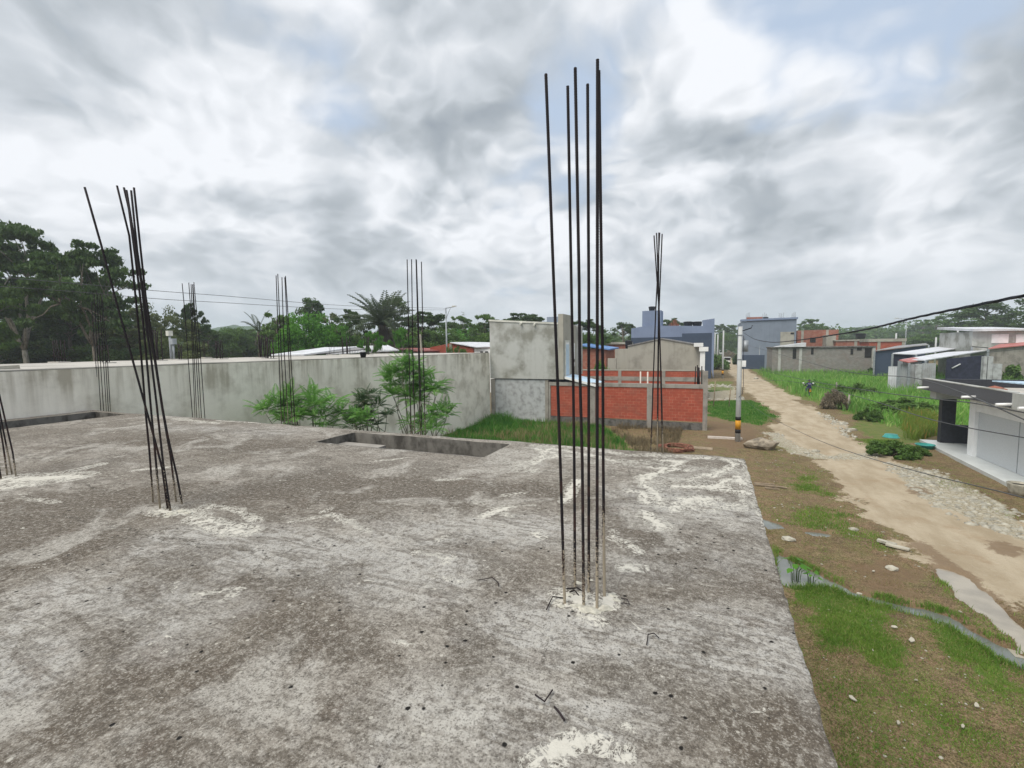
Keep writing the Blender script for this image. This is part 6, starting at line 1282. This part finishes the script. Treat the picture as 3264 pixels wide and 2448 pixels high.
shrub('right hand low growth under the tallest feathery shrub', 1365, 19.5, [(1330, 1340, .5), (1375, 1330, .5), (1400, 1310, .5), (1420, 1330, .45), (1350, 1365, .5), (1390, 1360, .5), (1300, 1350, .4), (1420, 1300, .35)], nper=17, L=.7, seed=9)

# ------------------------------------------------------------------ grass
def blades(name, n, region, hfun, width, mat, label, lean=.5, seed=1, zfun=None):
    """region(x, y) -> acceptance 0..1 over a box"""
    R_ = np.random.default_rng(seed); (x0, x1, y0, y1), acc = region; out = []; tot = 0
    while tot < n:
        x = R_.uniform(x0, x1, n); y = R_.uniform(y0, y1, n); k = R_.random(n) < acc(x, y); out.append(np.stack([x[k], y[k]], 1)); tot += int(k.sum())
        if len(out) > 40: break
    P = np.concatenate(out)[:n]; n = len(P); x, y = P.T; h = hfun(x, y)*R_.uniform(.5, 1.25, n); a = R_.uniform(0, 6.28, n); w = width*R_.uniform(.6, 1.3, n)
    la = R_.uniform(0, 6.28, n); ln = h*lean*R_.random(n); z = (zfun(x, y) if zfun else np.zeros(n))-.02
    b0 = np.stack([x-np.cos(a)*w/2, y-np.sin(a)*w/2, z], 1); b1 = np.stack([x+np.cos(a)*w/2, y+np.sin(a)*w/2, z], 1)
    m0 = np.stack([x+np.cos(la)*ln*.35+np.cos(a)*w*.4, y+np.sin(la)*ln*.35+np.sin(a)*w*.4, z+h*.6], 1); m1 = np.stack([x+np.cos(la)*ln*.35-np.cos(a)*w*.4, y+np.sin(la)*ln*.35-np.sin(a)*w*.4, z+h*.6], 1)
    t = np.stack([x+np.cos(la)*ln, y+np.sin(la)*ln, z+h], 1); t2 = t+np.stack([np.cos(a)*w*.08, np.sin(a)*w*.08, 0*w], 1)
    v = np.stack([b0, b1, m0, m1, t, t2], 1).reshape(-1, 3); i = np.arange(n)[:, None]*6; q = np.concatenate([i+np.array([[0, 1, 2, 3]]), i+np.array([[3, 2, 5, 4]])])
    tag(link(name, np_mesh(name, v, q, M[mat])), label, 'grass', kind='stuff')
gf = lambda x, y: fields(x, y)
def acc_near(x, y):
    f = gf(x, y); return np.clip(f[1]*(.35+.9*fnoise(x, y, 1.4, 61))-.12+.30*sm(f[5], -.3, -.05)*(1-sm(f[0], .02, .3))*sm(fnoise(x, y, 1.3, 83), .45, .65)+.26*(1-f[0])*(1-f[3])*sm(fnoise(x, y, 1.1, 79), .35, .6), 0, 1)*(f[5] < -.03)
blades('turf', 75000, ((.5, 7., 4.2, 15.), acc_near), lambda x, y: .035+.085*gf(x, y)[1]*fnoise(x, y, 1.2, 63)+.10*sm(gf(x, y)[5], -.35, -.03), .012, 'grass_verge', 'short patchy turf on the verge below the slab', .8, 2, lambda x, y: gf(x, y)[4])
blades('turf', 26000, ((.5, 10., 14., 33.), acc_near), lambda x, y: .04+.09*gf(x, y)[1], .018, 'grass_verge', 'thin worn turf along the dirt road', .8, 3, lambda x, y: gf(x, y)[4])
blades('straw', 60000, ((.5, 7., 4.2, 16.), lambda x, y: np.clip((1-gf(x, y)[0])*(1-.8*gf(x, y)[1])*(.25+.9*fnoise(x, y, 1.7, 80)), 0, 1)*(gf(x, y)[5] < -.05)), lambda x, y: .02+.06*fnoise(x, y, 2., 81)**2, .013, 'straw', 'dry trampled straw over the brown verge', 1.4, 12, lambda x, y: gf(x, y)[4])
LOT = np.array(GRASS[7][0])
blades('lot_grass', 30000, ((-15.8, -.6, 19., 32.5), lambda x, y: (sdf(x, y, LOT) > .1)*1.), lambda x, y: .12+.75*fnoise(x, y, .9, 64)**2+.5*np.exp(-((x+14.8)**2+(y-31)**2)/2.5), .03, 'grass', 'lush grass filling the empty lot behind the slab', .7, 4)
blades('dry_weeds', 2600, ((-7.5, -1.6, 22, 32.4), lambda x, y: (sdf(x, y, LOT) < -.1)*sm(fnoise(x, y, .8, 69), .4, .6)), lambda x, y: .2+.35*fnoise(x, y, .9, 70), .03, 'leaf_dry', 'dry straw coloured weeds at the foot of the red wall', .8, 8)
blades('lawn', 14000, ((-.2, 5.2, 33.5, 62.), lambda x, y: gf(x, y)[1]*(gf(x, y)[1] > .3)), lambda x, y: .08+.12*fnoise(x, y, .8, 65), .03, 'grass', 'bright lawn between the red wall and the dirt road', .8, 5)
blades('lot_weeds', 3200, ((-15.8, -2.6, 19., 32.5), lambda x, y: (sdf(x, y, LOT) > 0)*sm(fnoise(x, y, .6, 84), .45, .65)), lambda x, y: .3+.45*fnoise(x, y, 1.1, 85), .03, 'straw', 'dry seed stalks among the lush lot grass', .9, 14)
FLD = np.array(GRASS[8][0])
def acc_field(x, y): return np.clip(sm(sdf(x, y, FLD), 0, 1.5)*(.25+1.1*fnoise(x, y, .22, 66))*np.clip(60/np.hypot(x, y), .3, 1.5), 0, 1)*~((x > 10.7) & (y < 33.5))
blades('field_weeds', 60000, ((8, 66, 35.5, 104), acc_field), lambda x, y: (.35+1.25*fnoise(x, y, .16, 67)**1.4)*sm(np.hypot(x-12, y-36), 0, 14)+.2, .085, 'grass_field', 'tall green weeds filling the field across the road', .7, 6)
YEL = np.array(gp([(2880, 1335), (2920, 1305), (2990, 1308), (2990, 1400), (2910, 1405)]))
blades('yellow_weeds', 4200, ((8, 15, 33.2, 46), lambda x, y: sm(sdf(x, y, YEL), -.5, .6)*(x < 11+.8*(y-33.2))), lambda x, y: .35+.55*fnoise(x, y, .5, 68), .04, 'grass_yellow', 'yellow orange weeds beside the porch pillar', .6, 7)
# broad leaved plants in the ditch
def taro(px, py, n, s, label, seed):
    R_ = np.random.default_rng(seed); p = G(px, py); o = root('water_plant', (p[0], p[1], 0), label, 'plant'); ms, V_, Q_ = MB(), [], []
    for i in range(n):
        a = R_.uniform(0, 6.28); r = s*R_.uniform(.1, .8); h = s*R_.uniform(.7, 1.6); c = np.array([p[0]+math.cos(a)*r, p[1]+math.sin(a)*r, h]); ms.tube([(p[0]+math.cos(a)*r*.4, p[1]+math.sin(a)*r*.4, -.1), (c+np.array([p[0], p[1], h]))/2*np.array([1, 1, .6]), c], [.008, .007, .004], 5)
        L = s*R_.uniform(.35, .6); t = np.array([math.cos(a), math.sin(a), -.4]); sd_ = np.array([-math.sin(a), math.cos(a), .1]); k = len(V_)*1
        pts = [c-t*L*.25, c-t*L*.3+sd_*L*.3, c+sd_*L*.42+t*L*.1, c+t*L*.75, c-sd_*L*.42+t*L*.1, c-t*L*.3-sd_*L*.3]; b = len(V_); V_ += pts; Q_ += [(b, b+1, b+2, b+3), (b, b+3, b+4, b+5)]
    ms.build('stems', M['leaf_mid'], o); link('leaves', np_mesh('leaves', np.array(V_)-np.array([p[0], p[1], 0]), np.array(Q_), M['leaf_bright']), o)
taro(2533, 1845, 9, .34, 'heart leaved plants standing in the ditch by the slab edge', 3); taro(2585, 1862, 7, .22, 'smaller leafy plants in the ditch right of the heart leaved ones', 4)
# keep things out of the render that nobody sees
bpy.context.view_layer.update()
